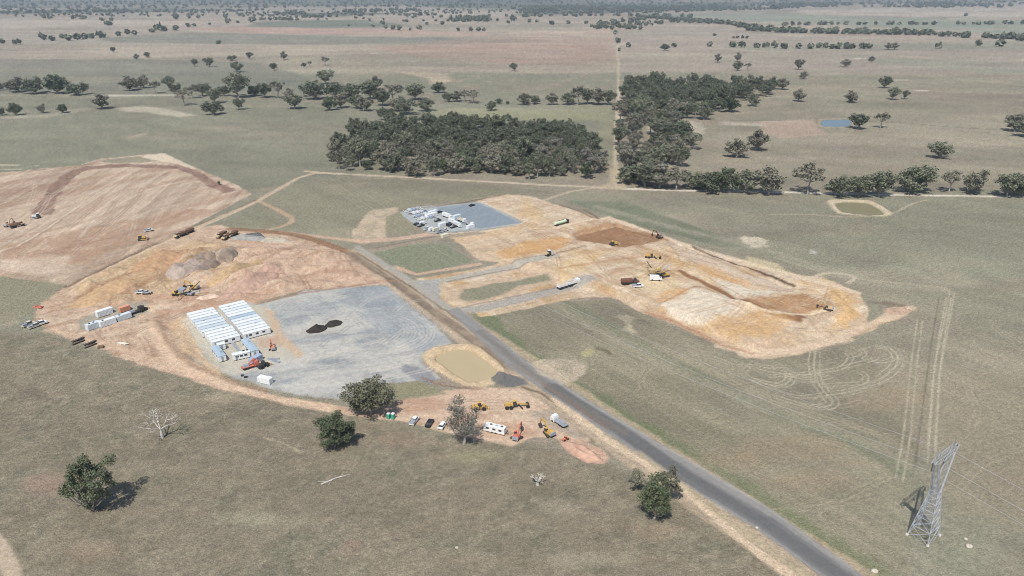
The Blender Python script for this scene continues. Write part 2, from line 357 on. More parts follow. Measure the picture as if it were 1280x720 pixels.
DR = line([(322, 249), (280, 268), (240, 284), (180, 311), (130, 335), (84, 358)], 2.6, (140, 114, 92), 0.8, EARTH); raise_(DR, -0.5)
line([(326, 250), (284, 270), (243, 287), (186, 312), (132, 338), (90, 360)], 2.2, (226, 200, 168), 0.75)
paint([(188, 300), (232, 290), (262, 302), (228, 312)], (206, 178, 150), 0.6, None, 2, 3)
T1 = line([(395, 216), (440, 218), (520, 222), (600, 226.5), (680, 231), (770, 235), (784, 236)], 5.0, (212, 192, 166), 0.85, TRACK, 1, 1); 
line([(240, 286), (324, 250), (374, 222), (395, 216), (382, 214), (420, 217)], 4.2, (210, 184, 154), 0.85, TRACK, 0.8, 0.8)
line([(323, 251), (350, 264), (364, 272), (362, 279), (340, 286), (312, 291)], 4.0, (200, 168, 136), 0.8, TRACK, 0.9, 0.8, soft=True)
line([(784, 236), (830, 237.5), (960, 240), (1100, 243.5), (1280, 246), (1500, 248)], 4.6, (226, 216, 200), 0.95, TRACK, 0.8, 0.4)
line([(772, 234), (769, 200), (770, 160), (773, 110), (773, 80), (771, 60), (774, 52)], 4.5, (206, 190, 160), 0.7, TRACK, 1.5, 1.5)
paint([(764, 210), (776, 210), (782, 236), (740, 236), (760, 230)], (196, 178, 148), 0.7, TRACK, 2, 2)
line([(746, 234), (712, 240), (690, 247), (676, 252)], 3.6, (204, 184, 154), 0.75, TRACK, 0.8, 0.8, soft=True)
line([(774, 150), (775, 130), (773, 115)], 7, (214, 200, 174), 0.6, None, 2, 2)
line([(763, 62), (785, 52)], 5, (216, 202, 178), 0.6, None, 2, 2)
line([(540, 260), (600, 250), (635, 243)], 2, (120, 100, 80), 0.6)
line([(-160, 118), (50, 119), (120, 121)], 4, (200, 190, 170), 0.4, None, 2, 2)
# tyre loops on the paddock right
lc = (190, 180, 154)
for q in ([(880, 445), (930, 470), (985, 490), (1040, 496), (1095, 480), (1128, 455), (1126, 436)], [(870, 450), (940, 484), (1000, 505), (1050, 508), (1080, 500)], [(860, 440), (910, 452), (960, 458), (1010, 456), (1060, 446), (1100, 430)], [(900, 470), (960, 500), (1040, 525), (1120, 548)]): tracks(q, lc, 0.6, 2.2, 0.45)
for q in ([(945, 455), (980, 462), (992, 470), (982, 482), (955, 478)], [(950, 460), (985, 468), (975, 480), (940, 474)], [(1016, 440), (1014, 456), (1020, 480), (1030, 494), (1022, 500)], [(1022, 440), (1022, 470), (1034, 490)],
          [(1056, 440), (1064, 446), (1054, 458), (1030, 464), (990, 468), (960, 470)], [(1076, 436), (1080, 442), (1074, 447)], [(1094, 434), (1110, 436), (1118, 446), (1104, 452), (1080, 450)],
          [(1112, 432), (1124, 442), (1124, 456), (1108, 472), (1070, 486), (1034, 492), (1000, 496), (970, 488), (930, 468)], [(1100, 432), (1116, 440), (1118, 454), (1098, 472)],
          [(1074, 464), (1082, 470), (1078, 478), (1056, 480), (1026, 482)], [(1036, 492), (1045, 502), (1036, 510), (1010, 508), (970, 496)], [(1030, 496), (1036, 504), (1020, 508)], [(1000, 468), (1040, 462), (1070, 455), (1096, 448)],
          [(896, 448), (916, 456), (934, 458), (930, 464)], [(980, 470), (1010, 476), (1040, 470)], [(935, 456), (960, 466), (1000, 470), (1030, 466)]):
    tracks(q, lc, 0.95, 2.2, 0.55)
for q in ([(1150, 400), (1142, 460), (1134, 540), (1124, 600)], [(1190, 366), (1184, 400), (1172, 460), (1168, 520), (1164, 580)], [(1178, 362), (1190, 368)], [(1186, 372), (1176, 430), (1170, 480), (1164, 560)]):
    tracks(q, (196, 186, 160), 0.8, 2.2, 0.6)
for q in ([(1210, 440), (1206, 470), (1216, 500), (1222, 515), (1212, 540)], [(1218, 470), (1240, 464), (1290, 468)], [(1235, 400), (1262, 425), (1290, 440)], [(1020, 640), (1070, 615), (1110, 595), (1100, 585), (1060, 565)], [(960, 640), (1040, 632), (1090, 620)], [(1200, 610), (1230, 580), (1290, 556)],
          [(810, 460), (802, 474), (803, 486)], [(690, 372), (760, 410), (840, 452), (960, 520)], [(720, 400), (820, 455), (900, 495)], [(860, 440), (960, 490), (1100, 545), (1140, 575)], [(780, 415), (900, 470), (1000, 520)], [(880, 520), (980, 560), (1090, 620)], [(1000, 545), (1060, 560), (1110, 590)]):
    tracks(q, (182, 170, 140), 0.5, 2.0, 0.6)
line([(1174, 372), (1164, 430), (1156, 490), (1148, 550), (1142, 592)], 0.6, (104, 100, 82), 0.6, None, 0.4, 0.3)
for k in range(26):
    x0 = R.uniform(650, 1250); y0 = R.uniform(300, 620)
    if (y0 - 360) < (x0 - 600) * 0.55 and y0 > 300 and x0 > 960 or (y0 < 360 + (x0 - 600) * 0.5 and y0 > 440):
        tracks([(x0, y0), (x0 + 60, y0 + 26 + R.uniform(-6, 6)), (x0 + 130, y0 + 62 + R.uniform(-10, 10))], (174, 164, 136), 0.3, 2.0, 0.6)
line([(970, 322), (1040, 345), (1180, 360), (1192, 366)], 2.4, (186, 174, 146), 0.6, None, 0.8, 0.6)
line([(1010, 350), (1030, 342), (1055, 343), (1068, 347), (1060, 354)], 2.6, (214, 196, 168), 0.7, soft=True)
line([(960, 268), (1010, 268), (1060, 271), (1110, 268), (1140, 255), (1160, 250)], 2.4, (192, 178, 150), 0.6, soft=True)
paint([(926, 296), (945, 296), (962, 308), (940, 309), (932, 303)], (228, 212, 186), 0.7, None, 2.5, 6, 6, soft=True, grunge=.6)
paint([(1012, 312), (1022, 315), (1020, 319), (1012, 317)], (196, 196, 190), 0.7, None, 1, 1)
paint([(774, 396), (798, 394), (790, 402), (800, 416), (792, 418), (776, 412), (782, 404)], (198, 184, 156), 0.8, None, 1, 4, 6, soft=True, grunge=.5)
paint([(725, 440), (736, 434), (745, 438), (738, 446), (728, 446)], (186, 176, 126), 0.8, None, 1, 1)
line([(748, 436), (758, 438), (763, 443)], 2, (104, 100, 62), 0.6)
for q in ([(1085, 378), (1110, 376), (1140, 382), (1145, 386), (1120, 384)],): paint(q, (120, 100, 82), 0.6, None, 1.5, 2, 6)

# --- works east of the road
E1 = paint([(596, 252), (614, 246), (634, 242.5), (664, 246), (700, 258), (748, 272), (765, 271), (850, 303), (900, 320), (932, 326), (960, 334), (1000, 344), (1042, 352), (1072, 366), (1086, 388), (1084, 404), (1112, 390), (1134, 383), (1142, 386), (1120, 399), (1085, 414), (1040, 430), (1000, 441), (960, 447), (935, 446), (895, 430), (850, 408), (806, 392), (764, 370), (724, 372), (650, 386), (600, 396), (590, 388), (560, 384), (546, 378), (520, 348), (600, 336), (624, 328), (600, 326), (566, 298), (545, 294), (655, 278)],
           (212, 180, 138), 0.97, EARTH, 1.0, 2.2)
put(E1, (216, 174, 112), 0.6, None, 1.0, 26); put(E1, (228, 210, 182), 0.75, None, 1.0, 14, RD, 3); put(E1, (186, 148, 106), 0.5, None, 1.0, 9, PX, 2); put(E1, (216, 192, 168), 0.5, None, 1.0, 17)
streak(E1, RD, 45, 3.0, 0.2, (0.8, 1, 1.2)); streak(E1, PX, 40, 3, 0.16, (0.85, 1, 1.15))
paint([(640, 262), (690, 280), (600, 300), (575, 302), (560, 296), (650, 282), (656, 276)], (220, 184, 140), 0.6, None, 2, 3)
paint([(655, 248), (672, 262), (676, 276), (660, 280), (650, 262)], (216, 180, 120), 0.5, None, 3, 4)
paint([(622, 312), (690, 300), (720, 300), (700, 318), (640, 328), (622, 322)], (216, 172, 104), 0.6, None, 2, 4, grunge=.5)
paint([(686, 340), (720, 318), (760, 316), (740, 340), (700, 356)], (226, 188, 118), 0.5, None, 3, 5)
DK = paint([(716, 296), (736, 290), (770, 279), (792, 284), (810, 290), (830, 296), (838, 301), (800, 310), (772, 313), (750, 306), (720, 304)], (172, 130, 92), 0.85, None, 1.5, 3, grunge=.3)
paint([(720, 292), (770, 278), (792, 286), (760, 290), (730, 298)], (204, 160, 112), 0.7, None, 1.5, 3, grunge=.4); streak(DK, PX, 40, 2.5, 0.2)
for q in (((652, 322), (700, 312), (760, 300)), ((700, 326), (760, 316), (800, 312)), ((740, 352), (790, 338), (812, 332)), ((640, 310), (720, 300), (745, 296)), ((760, 330), (820, 322), (870, 334))):
    line(q, 5, (178, 132, 88), 0.4, None, 2.5, 3, 9, soft=True)
paint([(796, 318), (850, 312), (920, 352), (960, 372), (900, 372), (850, 348)], (218, 176, 114), 0.55, None, 3, 6, grunge=.6)
paint([(830, 302), (870, 318), (940, 346), (985, 360), (996, 372), (970, 372), (920, 352), (850, 325)], (212, 190, 166), 0.85, None, 1.5, 2)
paint([(890, 352), (930, 356), (968, 368), (946, 376), (910, 372)], (224, 212, 194), 0.8, None, 2, 3)
paint([(800, 345), (838, 352), (862, 372), (820, 376), (796, 362)], (226, 202, 158), 0.8, None, 2, 3)
WH = paint([(822, 386), (866, 364), (900, 372), (938, 386), (905, 402), (882, 412), (850, 402)], (231, 214, 192), 0.9, None, 1.5, 2); streak(WH, PX, 30, 2.5, 0.12)
paint([(880, 410), (930, 390), (990, 400), (980, 420), (920, 432)], (216, 174, 112), 0.6, None, 3, 5, grunge=.6)
paint([(940, 378), (1000, 372), (1040, 388), (1010, 400), (960, 396)], (186, 138, 84), 0.75, None, 3, 5, grunge=.5)
paint([(990, 352), (1030, 350), (1072, 376), (1068, 400), (1040, 412), (1050, 384), (1020, 372)], (224, 182, 120), 0.75, None, 3, 5, grunge=.5)
paint([(1000, 346), (1030, 344), (1040, 372), (1020, 372)], (222, 196, 170), 0.6, None, 2, 2)
for q, c in ((((868, 308), (930, 334), (992, 360)), (112, 86, 60)), (((730, 262), (744, 270), (750, 276)), (110, 92, 70)), (((700, 256), (724, 264), (742, 272)), (124, 108, 84))):  # first line paints the shade of the bank facing away from the sun
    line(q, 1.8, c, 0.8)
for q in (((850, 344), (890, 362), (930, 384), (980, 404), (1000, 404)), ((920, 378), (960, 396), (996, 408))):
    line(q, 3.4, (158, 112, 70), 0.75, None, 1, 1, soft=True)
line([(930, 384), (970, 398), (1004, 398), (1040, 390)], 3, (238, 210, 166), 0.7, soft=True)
for q in (((820, 395), (870, 415), (920, 436), (990, 434)), ((810, 388), (880, 418), (910, 430))): line(q, 3, (198, 164, 138), 0.6, None, 1.2, 1, soft=True)
for q in (((900, 432), (960, 440), (1040, 424), (1090, 404), (1140, 384)), ((930, 444), (1000, 436), (1060, 424))):
    line(q, 5, (226, 198, 166), 0.75, None, 1.5, 1.5, soft=True)
line([(760, 272), (850, 303), (930, 327), (1000, 346), (1072, 366)], 4, (228, 204, 176), 0.8, None, 1.2, 1)
line([(690, 290), (740, 278), (762, 271)], 3.4, (232, 208, 176), 0.85)
paint([(934, 320), (972, 330), (990, 344), (960, 338), (930, 330)], (226, 206, 160), 0.6, None, 2, 2)
# --- ruts left by the machines
def ruts(poly, n, ang, L0, L1, cols, a, seed):
    pts = wpts(poly); A = np.array(pts); r = random.Random(seed); c = 0
    while c < n:
        x, y = r.uniform(A[:, 0].min(), A[:, 0].max()), r.uniform(A[:, 1].min(), A[:, 1].max())
        if sd_poly(pts, np.array([x]), np.array([y]))[0] < 4: continue
        c += 1; th = ang + r.gauss(0, .16); L = r.uniform(L0, L1); bend = r.gauss(0, .25); q = []
        for k in range(6): q.append((x, y)); x += math.cos(th) * L / 5; y += math.sin(th) * L / 5; th += bend / 5
        q = np.array(q); d = np.gradient(q, axis=0); nn = np.stack([-d[:, 1], d[:, 0]], 1) / (np.linalg.norm(d, axis=1)[:, None] + 1e-9); cl = cols[r.randrange(len(cols))]
        for s in (-1.1, 1.1):
            w = q + nn * s; mn = w.min(0) - 2; mx = w.max(0) + 2
            idx = np.nonzero((X > mn[0]) & (X < mx[0]) & (Y > mn[1]) & (Y < mx[1]))[0]
            if not len(idx): continue
            inside = smooth(-1.5, 1.5, sd_poly(pts, X[idx], Y[idx]))
            wt = smooth(-.4, .4, sd_poly([tuple(v) for v in w], X[idx], Y[idx], False) + .45) * a * r.uniform(.5, 1) * inside
            COL[idx] = COL[idx] * (1 - wt[:, None]) + alb(cl) * wt[:, None]
EP = [(640, 262), (700, 262), (760, 276), (850, 308), (930, 330), (1040, 360), (1076, 388), (1040, 424), (940, 440), (850, 405), (764, 366), (700, 340), (620, 326), (570, 300)]
ruts(EP, 46, RD, 25, 70, [(238, 218, 190), (168, 122, 80), (150, 108, 72), (232, 206, 170)], .6, 3); ruts(EP, 40, PX, 20, 60, [(238, 216, 186), (176, 130, 86), (158, 114, 76)], .5, 4)
WP = [(0, 222), (100, 215), (200, 212), (300, 240), (180, 305), (80, 350), (0, 338)]
ruts(WP, 44, A1, 40, 110, [(226, 206, 184), (158, 124, 102), (146, 114, 94), (220, 196, 172)], .55, 5)
W2P = [(90, 372), (180, 318), (250, 292), (430, 316), (480, 352), (330, 372), (220, 400), (250, 462), (200, 456), (100, 422), (60, 404)]
ruts(W2P, 60, PX + .1, 15, 50, [(228, 202, 174), (160, 122, 94), (150, 112, 84), (224, 190, 156)], .55, 6); ruts(W2P, 24, RD, 15, 45, [(226, 198, 170), (158, 120, 92)], .5, 7)
# cuts, batters, patches of other soil; shade painted along bank and mounds
paint([(716, 297), (740, 292), (772, 284), (800, 290), (830, 296), (838, 301), (800, 310), (772, 313), (750, 307), (722, 304)], (160, 118, 80), 0.85, None, 1.2, 2.5, 6, grunge=.25)
for q, w, c, a in ((((866, 307), (930, 334), (992, 360)), 1.8, (98, 74, 52), .9), (((850, 344), (890, 362), (930, 384), (980, 404), (1002, 404)), 3.6, (146, 100, 60), .8), (((922, 378), (962, 396), (998, 408)), 2.6, (150, 104, 64), .8), (((928, 386), (970, 399), (1004, 399), (1040, 391)), 2.4, (242, 218, 180), .75), (((824, 386), (868, 364), (900, 372)), 1.6, (170, 126, 84), .6), (((806, 390), (852, 406), (896, 428), (940, 442)), 2.2, (184, 136, 100), .6), (((640, 330), (700, 320), (730, 312)), 2.2, (150, 116, 84), .6), (((700, 340), (750, 332), (800, 326)), 2.6, (188, 134, 84), .5)):  # first, darkest line is the painted shade of the shadowed bank
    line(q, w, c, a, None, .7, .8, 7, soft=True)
for q, c, a in (([(876, 330), (930, 352), (960, 366), (920, 362), (880, 346)], (222, 168, 104), .6), ([(940, 380), (1000, 376), (1030, 388), (1000, 398), (960, 394)], (180, 130, 78), .65), ([(1040, 372), (1066, 378), (1070, 398), (1044, 410), (1050, 390)], (228, 180, 112), .7), ([(820, 376), (850, 366), (862, 372), (836, 384)], (216, 160, 92), .6), ([(900, 408), (950, 396), (990, 404), (970, 420), (920, 426)], (220, 172, 110), .55), ([(625, 314), (690, 302), (712, 302), (690, 316), (640, 326)], (218, 162, 88), .6)):
    paint(q, c, a, None, 2, 4, 8, soft=True, grunge=.4)
for q, w, c, a in ((((96, 374), (150, 350), (214, 326)), 5, (160, 116, 78), .6), (((140, 378), (200, 352), (256, 322)), 4, (164, 120, 82), .6), (((104, 366), (160, 342), (220, 318)), 2.5, (226, 196, 154), .6), (((250, 362), (330, 336), (410, 318)), 4, (170, 124, 90), .55), (((270, 372), (350, 352), (440, 340)), 3.5, (166, 124, 98), .5), (((300, 330), (350, 318), (420, 318)), 3, (226, 194, 164), .6), (((130, 386), (200, 374), (270, 380)), 5, (190, 146, 116), .5), (((30, 322), (100, 306), (170, 288), (240, 262)), 5, (168, 126, 98), .5), (((0, 300), (80, 284), (150, 262)), 4, (172, 132, 104), .45)):  # strokes along the mounds paint in shading so the relief shows
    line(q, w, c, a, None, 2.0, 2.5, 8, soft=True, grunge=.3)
# grassed islands inside the works
paint([(470, 316), (500, 308), (556, 304), (590, 326), (560, 338), (520, 344), (490, 330)], (138, 144, 116), 0.95, 0, 2.2, 2.5)
paint([(560, 366), (600, 352), (660, 344), (688, 338), (704, 350), (640, 368), (590, 380), (566, 376)], (206, 178, 148), 0.9, EARTH, 1, 1)
paint([(574, 374), (580, 362), (610, 356), (650, 350), (684, 344), (690, 350), (650, 358), (625, 368), (600, 376), (585, 377)], (144, 143, 118), 0.95, 0, 2.0, 2.4)
paint([(440, 300), (456, 270), (470, 262), (500, 260), (486, 272), (482, 284), (478, 300)], (212, 188, 158), 0.85, EARTH, 1.2, 3, 8, soft=True, grunge=.4)
paint([(482, 272), (500, 264), (528, 286), (500, 294), (482, 292)], (154, 148, 118), 0.85, 0, 1, 1)
line([(455, 302), (500, 298), (540, 292)], 7, (216, 180, 154), 0.85, EARTH, 1, 1)
line([(350, 290), (400, 296), (455, 302)], 5, (214, 178, 150), 0.8, EARTH, 1, 1)
m = line([(290, 286), (340, 290), (380, 296), (432, 314)], 6.5, (152, 112, 78), 0.85, TRACK, 1, 1, soft=True)
# --- side roads
line([(455, 316), (500, 306), (545, 297), (600, 291)], 7, (168, 152, 132), 0.9, TRACK, 0.9, 0.6)
line([(470, 310), (520, 300), (560, 293)], 2, (126, 112, 96), 0.7)
line([(494, 334), (520, 343), (600, 330)], 4, (220, 180, 154), 0.8, None, 1, 1)
line([(520, 354), (560, 350), (610, 340), (660, 330), (690, 324)], 8, (186, 180, 168), 0.9, TRACK, 0.9, 0.6); line([(560, 352), (610, 342), (660, 333)], 1.6, (142, 128, 112), 0.7)
line([(566, 388), (600, 386), (650, 374), (700, 362), (736, 352)], 8, (176, 170, 162), 0.95, TRACK, 0.9, 0.6); line([(580, 384), (650, 369), (700, 359)], 1.6, (140, 132, 124), 0.7); line([(600, 391), (650, 380), (694, 371)], 1.6, (206, 186, 160), 0.7)
paint([(520, 352), (548, 350), (552, 376), (572, 392), (562, 394), (530, 370)], (170, 170, 168), 0.9, TRACK, 1, 1)
# --- the main road: gravel in the far half, sealed near the camera, brown drain on its left
VG = paint([(432, 312), (446, 310), (660, 440), (812, 540), (1095, 720), (980, 720), (740, 552), (690, 520), (650, 490), (625, 462), (590, 432), (490, 362)], (196, 172, 144), 0.7, EARTH, 1.2, 1.2)
DRm = line([(438, 317), (500, 358), (560, 402), (640, 461)], 5.5, (138, 120, 102), 0.9, ROAD, 0.9, 0.9, grunge=.3); streak(DRm, RD, 20, 1.2, 0.3); line([(446, 316), (505, 353), (570, 397), (640, 447)], 1.2, (96, 84, 72), 0.7)
line([(447, 309), (505, 346), (560, 384), (640, 441)], 4.5, (176, 172, 164), 0.9, ROAD, 0.7, 0.5)
line([(470, 345), (530, 392), (590, 436), (626, 462)], 3, (212, 186, 160), 0.7, None, 1, 1.4, grunge=.4)
RDm = paint([(560, 388), (572, 384), (640, 437), (665, 455), (747, 507), (801, 540), (960, 634), (1080, 720), (1180, 790), (1110, 790), (1026, 721), (960, 672), (757, 541), (700, 502), (640, 462)], (150, 149, 149), 0.97, ROAD, 0.6, 0.4)
line([(690, 484), (780, 541), (860, 596), (960, 655), (1052, 721), (1146, 790)], 6.4, (104, 105, 109), 0.85, ROAD, 0.9, 0.5); line([(600, 414), (650, 455), (700, 492), (780, 541)], 3.4, (128, 122, 116), 0.7, None, 1.4, 0.6)
streak(RDm, RD, 40, 1.4, 0.09)
line([(640, 455), (690, 488), (760, 536)], 1.6, (150, 122, 104), 0.5); line([(840, 588), (960, 664), (1040, 722)], 1.3, (130, 130, 132), 0.5); line([(850, 580), (960, 648), (1060, 716)], 1.0, (140, 140, 141), 0.5)
line([(660, 453), (740, 506), (801, 541), (960, 636), (1082, 722)], 1.0, (172, 170, 166), 0.6)
line([(990, 722), (920, 668), (840, 600), (800, 576), (756, 548), (720, 520), (690, 500)], 3.2, (224, 198, 166), 0.85, TRACK, 0.8, 0.7); line([(1010, 722), (940, 672), (850, 606), (800, 566)], 2.2, (190, 174, 138), 0.6, None, 1, 0.8)
line([(740, 552), (700, 522), (680, 505)], 2.2, (140, 126, 104), 0.6)
paint([(664, 455), (690, 451), (722, 452), (735, 456), (730, 466), (714, 478), (702, 480)], (202, 184, 160), 0.8, None, 1.2, 3.5, 7, soft=True, grunge=.4)
paint([(692, 545), (720, 548), (752, 562), (761, 572), (754, 579), (734, 578), (710, 566)], (216, 172, 146), 0.95, EARTH, 0.8, 0.8, grunge=.3)
# --- gravel pad of the site office
GP = paint([(327, 380), (382, 364), (470, 357), (484, 358), (502, 374), (560, 424), (566, 429), (532, 440), (527, 448), (540, 464), (546, 472), (500, 478), (470, 480), (440, 495), (420, 498), (380, 494), (330, 483), (286, 470), (268, 462), (262, 452), (232, 402), (246, 390), (300, 380)], (177, 178, 178), 0.97, PAD, 1.2, 2.2)
put(GP, (148, 157, 166), 0.65, None, 1.0, 11, 0.3, 2); put(GP, (210, 205, 196), 0.6, None, 1.0, 12, 0.2, 2)
paint([(430, 362), (482, 358), (560, 425), (530, 440), (490, 424), (450, 390)], (152, 162, 172), 0.7, None, 4, 5)
paint([(330, 384), (400, 372), (440, 384), (390, 400), (350, 410)], (168, 174, 178), 0.6, None, 4, 5)
paint([(500, 452), (540, 466), (546, 474), (536, 480), (520, 474), (505, 466)], (136, 140, 152), 0.8, None, 1.5, 2)
streak(GP, 0.2, 25, 2.4, 0.12, warp=.5); streak(GP, RD, 22, 2.0, 0.10, warp=.6)
for k in range(16):
    rx = 26 + 3.2 * k; ry = rx * 0.42; cx, cy = 470, 415
    a0 = R.uniform(-1.2, 0.2); q = [(cx + rx * math.cos(a0 + .25 * j), cy + ry * math.sin(a0 + .25 * j)) for j in range(7)]
    tracks(q, (208, 206, 200) if k % 3 else (146, 150, 156), 0.5, 1.9, 0.7)
for k in range(22):
    x0 = R.uniform(345, 500); y0 = R.uniform(380, 440); tracks([(x0, y0), (x0 + 14, y0 - 10), (x0 + 40, y0 - 14), (x0 + 52, y0 - 4)], (208, 204, 196) if k % 2 else (140, 146, 152), 0.45, 1.9, 0.8)
for k in range(14):
    x0 = R.uniform(330, 480); y0 = R.uniform(440, 480)
    tracks([(x0, y0), (x0 + 30, y0 - 6), (x0 + 70, y0 - 18 + R.uniform(-5, 5))], (216, 208, 196), 0.45, 1.9, 0.7)
paint([(218, 404), (246, 392), (320, 380), (336, 384), (352, 420), (382, 446), (330, 452), (300, 470), (262, 464), (225, 430)], (204, 196, 178), 0.85, None, 2, 2)
paint([(208, 405), (226, 398), (240, 420), (258, 450), (280, 470), (262, 466), (226, 440)], (222, 184, 142), 0.8, EARTH, 1.5, 1.5)
paint([(330, 384), (344, 390), (356, 420), (384, 442), (372, 448), (346, 428)], (214, 176, 138), 0.7, None, 1.5, 1.5); paint([(320, 424), (346, 420), (350, 432), (326, 436)], (206, 160, 134), 0.6, None, 1.5, 2)
line([(322, 380), (380, 366), (480, 352), (500, 350)], 2.4, (170, 132, 106), 0.7)
for q, c, w in ((((196, 400), (206, 424), (226, 446), (262, 468), (330, 488)), (166, 134, 108), 3), (((190, 404), (200, 430), (220, 454), (270, 478), (340, 497), (410, 510)), (228, 194, 162), 4.5), (((60, 412), (130, 430), (200, 455), (260, 476)), (218, 184, 154), 4), (((200, 390), (260, 384), (330, 372)), (206, 160, 132), 4), (((130, 360), (200, 372), (280, 374), (340, 366)), (196, 156, 128), 5)):
    line(q, w, c, 0.7, None, 1.2, 1.2, soft=True)
paint([(96, 402), (112, 392), (160, 382), (184, 380), (182, 390), (150, 402), (118, 412), (100, 412)], (166, 162, 148), 0.85, None, 1, 1.2)
# --- laydown yard with bluish gravel
GY_ = paint([(500, 265), (520, 258.5), (575, 255), (600, 252.5), (630, 266), (654, 279), (600, 288), (545, 292.5), (535, 290), (505, 271)], (176, 184, 188), 0.97, YARD, 0.8, 0.6)
paint([(546, 260), (598, 253.5), (652, 278.5), (600, 286), (570, 278)], (138, 154, 170), 0.9, None, 1.4, 1); streak(GY_, PX, 30, 2.6, 0.10)
line([(500, 263), (545, 258), (600, 249), (632, 243)], 2.4, (130, 108, 88), 0.7); line([(598, 251), (630, 264), (660, 279), (640, 283), (600, 290)], 1.6, (230, 214, 190), 0.8)
line([(536, 292), (604, 287), (656, 281)], 2, (120, 116, 112), 0.5)
# --- parking strip by the road
PK = paint([(438, 516), (500, 500), (560, 488), (600, 484), (650, 486), (690, 510), (740, 552), (700, 548), (668, 546), (640, 558), (610, 552), (560, 540), (505, 527), (470, 524)], (211, 178, 149), 0.95, EARTH, 1, 1.2)
put(PK, (196, 152, 124), 0.6, None, 1.0, 8, 0.1, 3); put(PK, (226, 200, 174), 0.5, None, 1.0, 6, 0.0, 3)
for q in (((440, 516), (520, 504), (600, 500), (680, 510)), ((450, 520), (560, 512), (640, 508)), ((480, 498), (560, 504), (640, 500))): tracks(q, (180, 140, 114), 0.5)
paint([(470, 486), (520, 476), (536, 482), (560, 492), (520, 498), (480, 500)], (150, 146, 112), 0.85, None, 1.2, 1.5)
paint([(660, 516), (690, 510), (736, 548), (712, 548)], (172, 162, 146), 0.7, None, 1.5, 2)
line([(654, 484), (676, 492), (692, 503)], 1.4, (120, 96, 72), 0.8); line([(528, 472), (556, 482), (600, 486)], 1.8, (150, 112, 88), 0.6, soft=True)
paint([(812, 152), (850, 148), (880, 158), (872, 176), (840, 180), (815, 172)], (196, 184, 166), 0.7, None, 3, 8, 14, soft=True, grunge=.5)
# --- ponds
def pond(px_rim, px_bank, depth, bank_rgb, bed_rgb):
    mb = paint(px_bank, bank_rgb, 0.95, EARTH, 0.7, 0.6, soft=True); raise_(mb, 0.7)
    mr = mask(px_rim, 1.6, 0.0, 9, None, True); put(mr, bed_rgb, 0.9, POND); raise_(mr, -depth - 0.7)
P1 = [(545, 449), (553, 441), (568, 437), (584, 437), (594, 441), (610, 453), (620, 464), (616, 470), (604, 475.5), (590, 477), (579, 473), (560, 461)]
pond(P1, [(528, 444), (540, 436), (566, 431), (590, 431), (604, 438), (626, 456), (632, 468), (622, 478), (600, 484), (574, 480), (552, 468), (534, 456)], 1.4, (218, 190, 150), (186, 158, 118))
P2 = [(1044, 255), (1054, 252.5), (1078, 253), (1090, 256), (1104, 266), (1096, 269.5), (1060, 267), (1050, 263)]
pond(P2, [(1034, 252.5), (1045, 250), (1085, 251), (1096, 255), (1114, 266), (1104, 270.5), (1052, 268), (1044, 264)], 1.0, (214, 196, 164), (140, 132, 96))
P3 = [(1028, 150.5), (1046, 149.5), (1062, 150), (1061, 157.5), (1040, 158.5), (1028, 157)]
pond(P3, [(1024, 149.5), (1046, 148.2), (1066, 149), (1064, 159), (1040, 160), (1024, 158.5)], 1.0, (168, 156, 132), (120, 116, 100))
paint([(611, 470), (622, 465), (640, 468), (656, 474), (660, 480), (640, 484), (616, 479)], (112, 114, 118), 0.9, PAD, 0.8, 0.8)

# --- gentle relief
Z += 0.9 * (fbm(X, Y, 60, 3, 301) - 0.5) * smooth(120, 160, Y) * (CLS == 0) * 0.6
e = np.nonzero(CLS == EARTH)[0]; Z[e] += 1.3 * (fbm(X[e], Y[e], 6, 4, 311) - 0.5)
ms = mask([(90, 362), (180, 316), (250, 302), (300, 312), (420, 316), (478, 350), (390, 358), (310, 374), (200, 382), (120, 386)], 6, 3, 12); Z[ms[0]] += ms[1] * 6.5 * np.abs(fbm(X[ms[0]], Y[ms[0]], 13, 4, 331, PX, 2.2) - 0.5) * 2
k_ = np.random.RandomState(9).rand(N) - 0.5; COL *= (1 + (0.30 * smooth(60000, 300, DIST) + 0.02) * k_ * np.where((CLS == ROAD) | (CLS == YARD), 0.5, np.where((CLS == EARTH) | (CLS == PAD), 0.55, 1)))[:, None]
tr_ = paint([(-60, 640), (0, 668), (14, 690), (30, 722), (0, 722), (-60, 700)], (206, 182, 156), 0.0, None)
line([(-60, 640), (-8, 676), (8, 700), (18, 724), (24, 750)], 4.2, (204, 182, 158), 0.85, TRACK, 0.8, 0.6, soft=True)
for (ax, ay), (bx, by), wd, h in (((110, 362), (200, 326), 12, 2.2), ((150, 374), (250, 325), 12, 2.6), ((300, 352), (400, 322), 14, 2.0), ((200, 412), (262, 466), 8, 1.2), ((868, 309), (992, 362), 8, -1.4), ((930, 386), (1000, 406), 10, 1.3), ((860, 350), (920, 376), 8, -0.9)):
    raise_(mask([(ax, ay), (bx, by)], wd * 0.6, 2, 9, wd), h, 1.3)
me_ = mask([(660, 262), (745, 276), (850, 308), (960, 342), (1040, 364), (1066, 390), (1030, 416), (940, 436), (860, 404), (780, 372), (720, 356), (640, 330)], 3.5, 2, 10); Z[me_[0]] += 2.4 * me_[1]
mc_ = mask([(700, 300), (770, 282), (830, 300), (780, 312)], 2.5, 1.5, 8); Z[mc_[0]] -= 1.6 * mc_[1]
mw_ = mask([(836, 304), (868, 310), (990, 362), (960, 374), (850, 330)], 1.5, 0.5, 8); Z[mw_[0]] -= 1.5 * mw_[1]
mp_ = mask([(822, 388), (866, 366), (936, 388), (882, 412)], 2.0, 1, 8); Z[mp_[0]] += 1.2 * mp_[1]
far = smooth(7000, 15000, DIST)
Z += far * (40 + 260 * fbm(X, Y, 5200, 4, 321) ** 2) * (Y > 0)
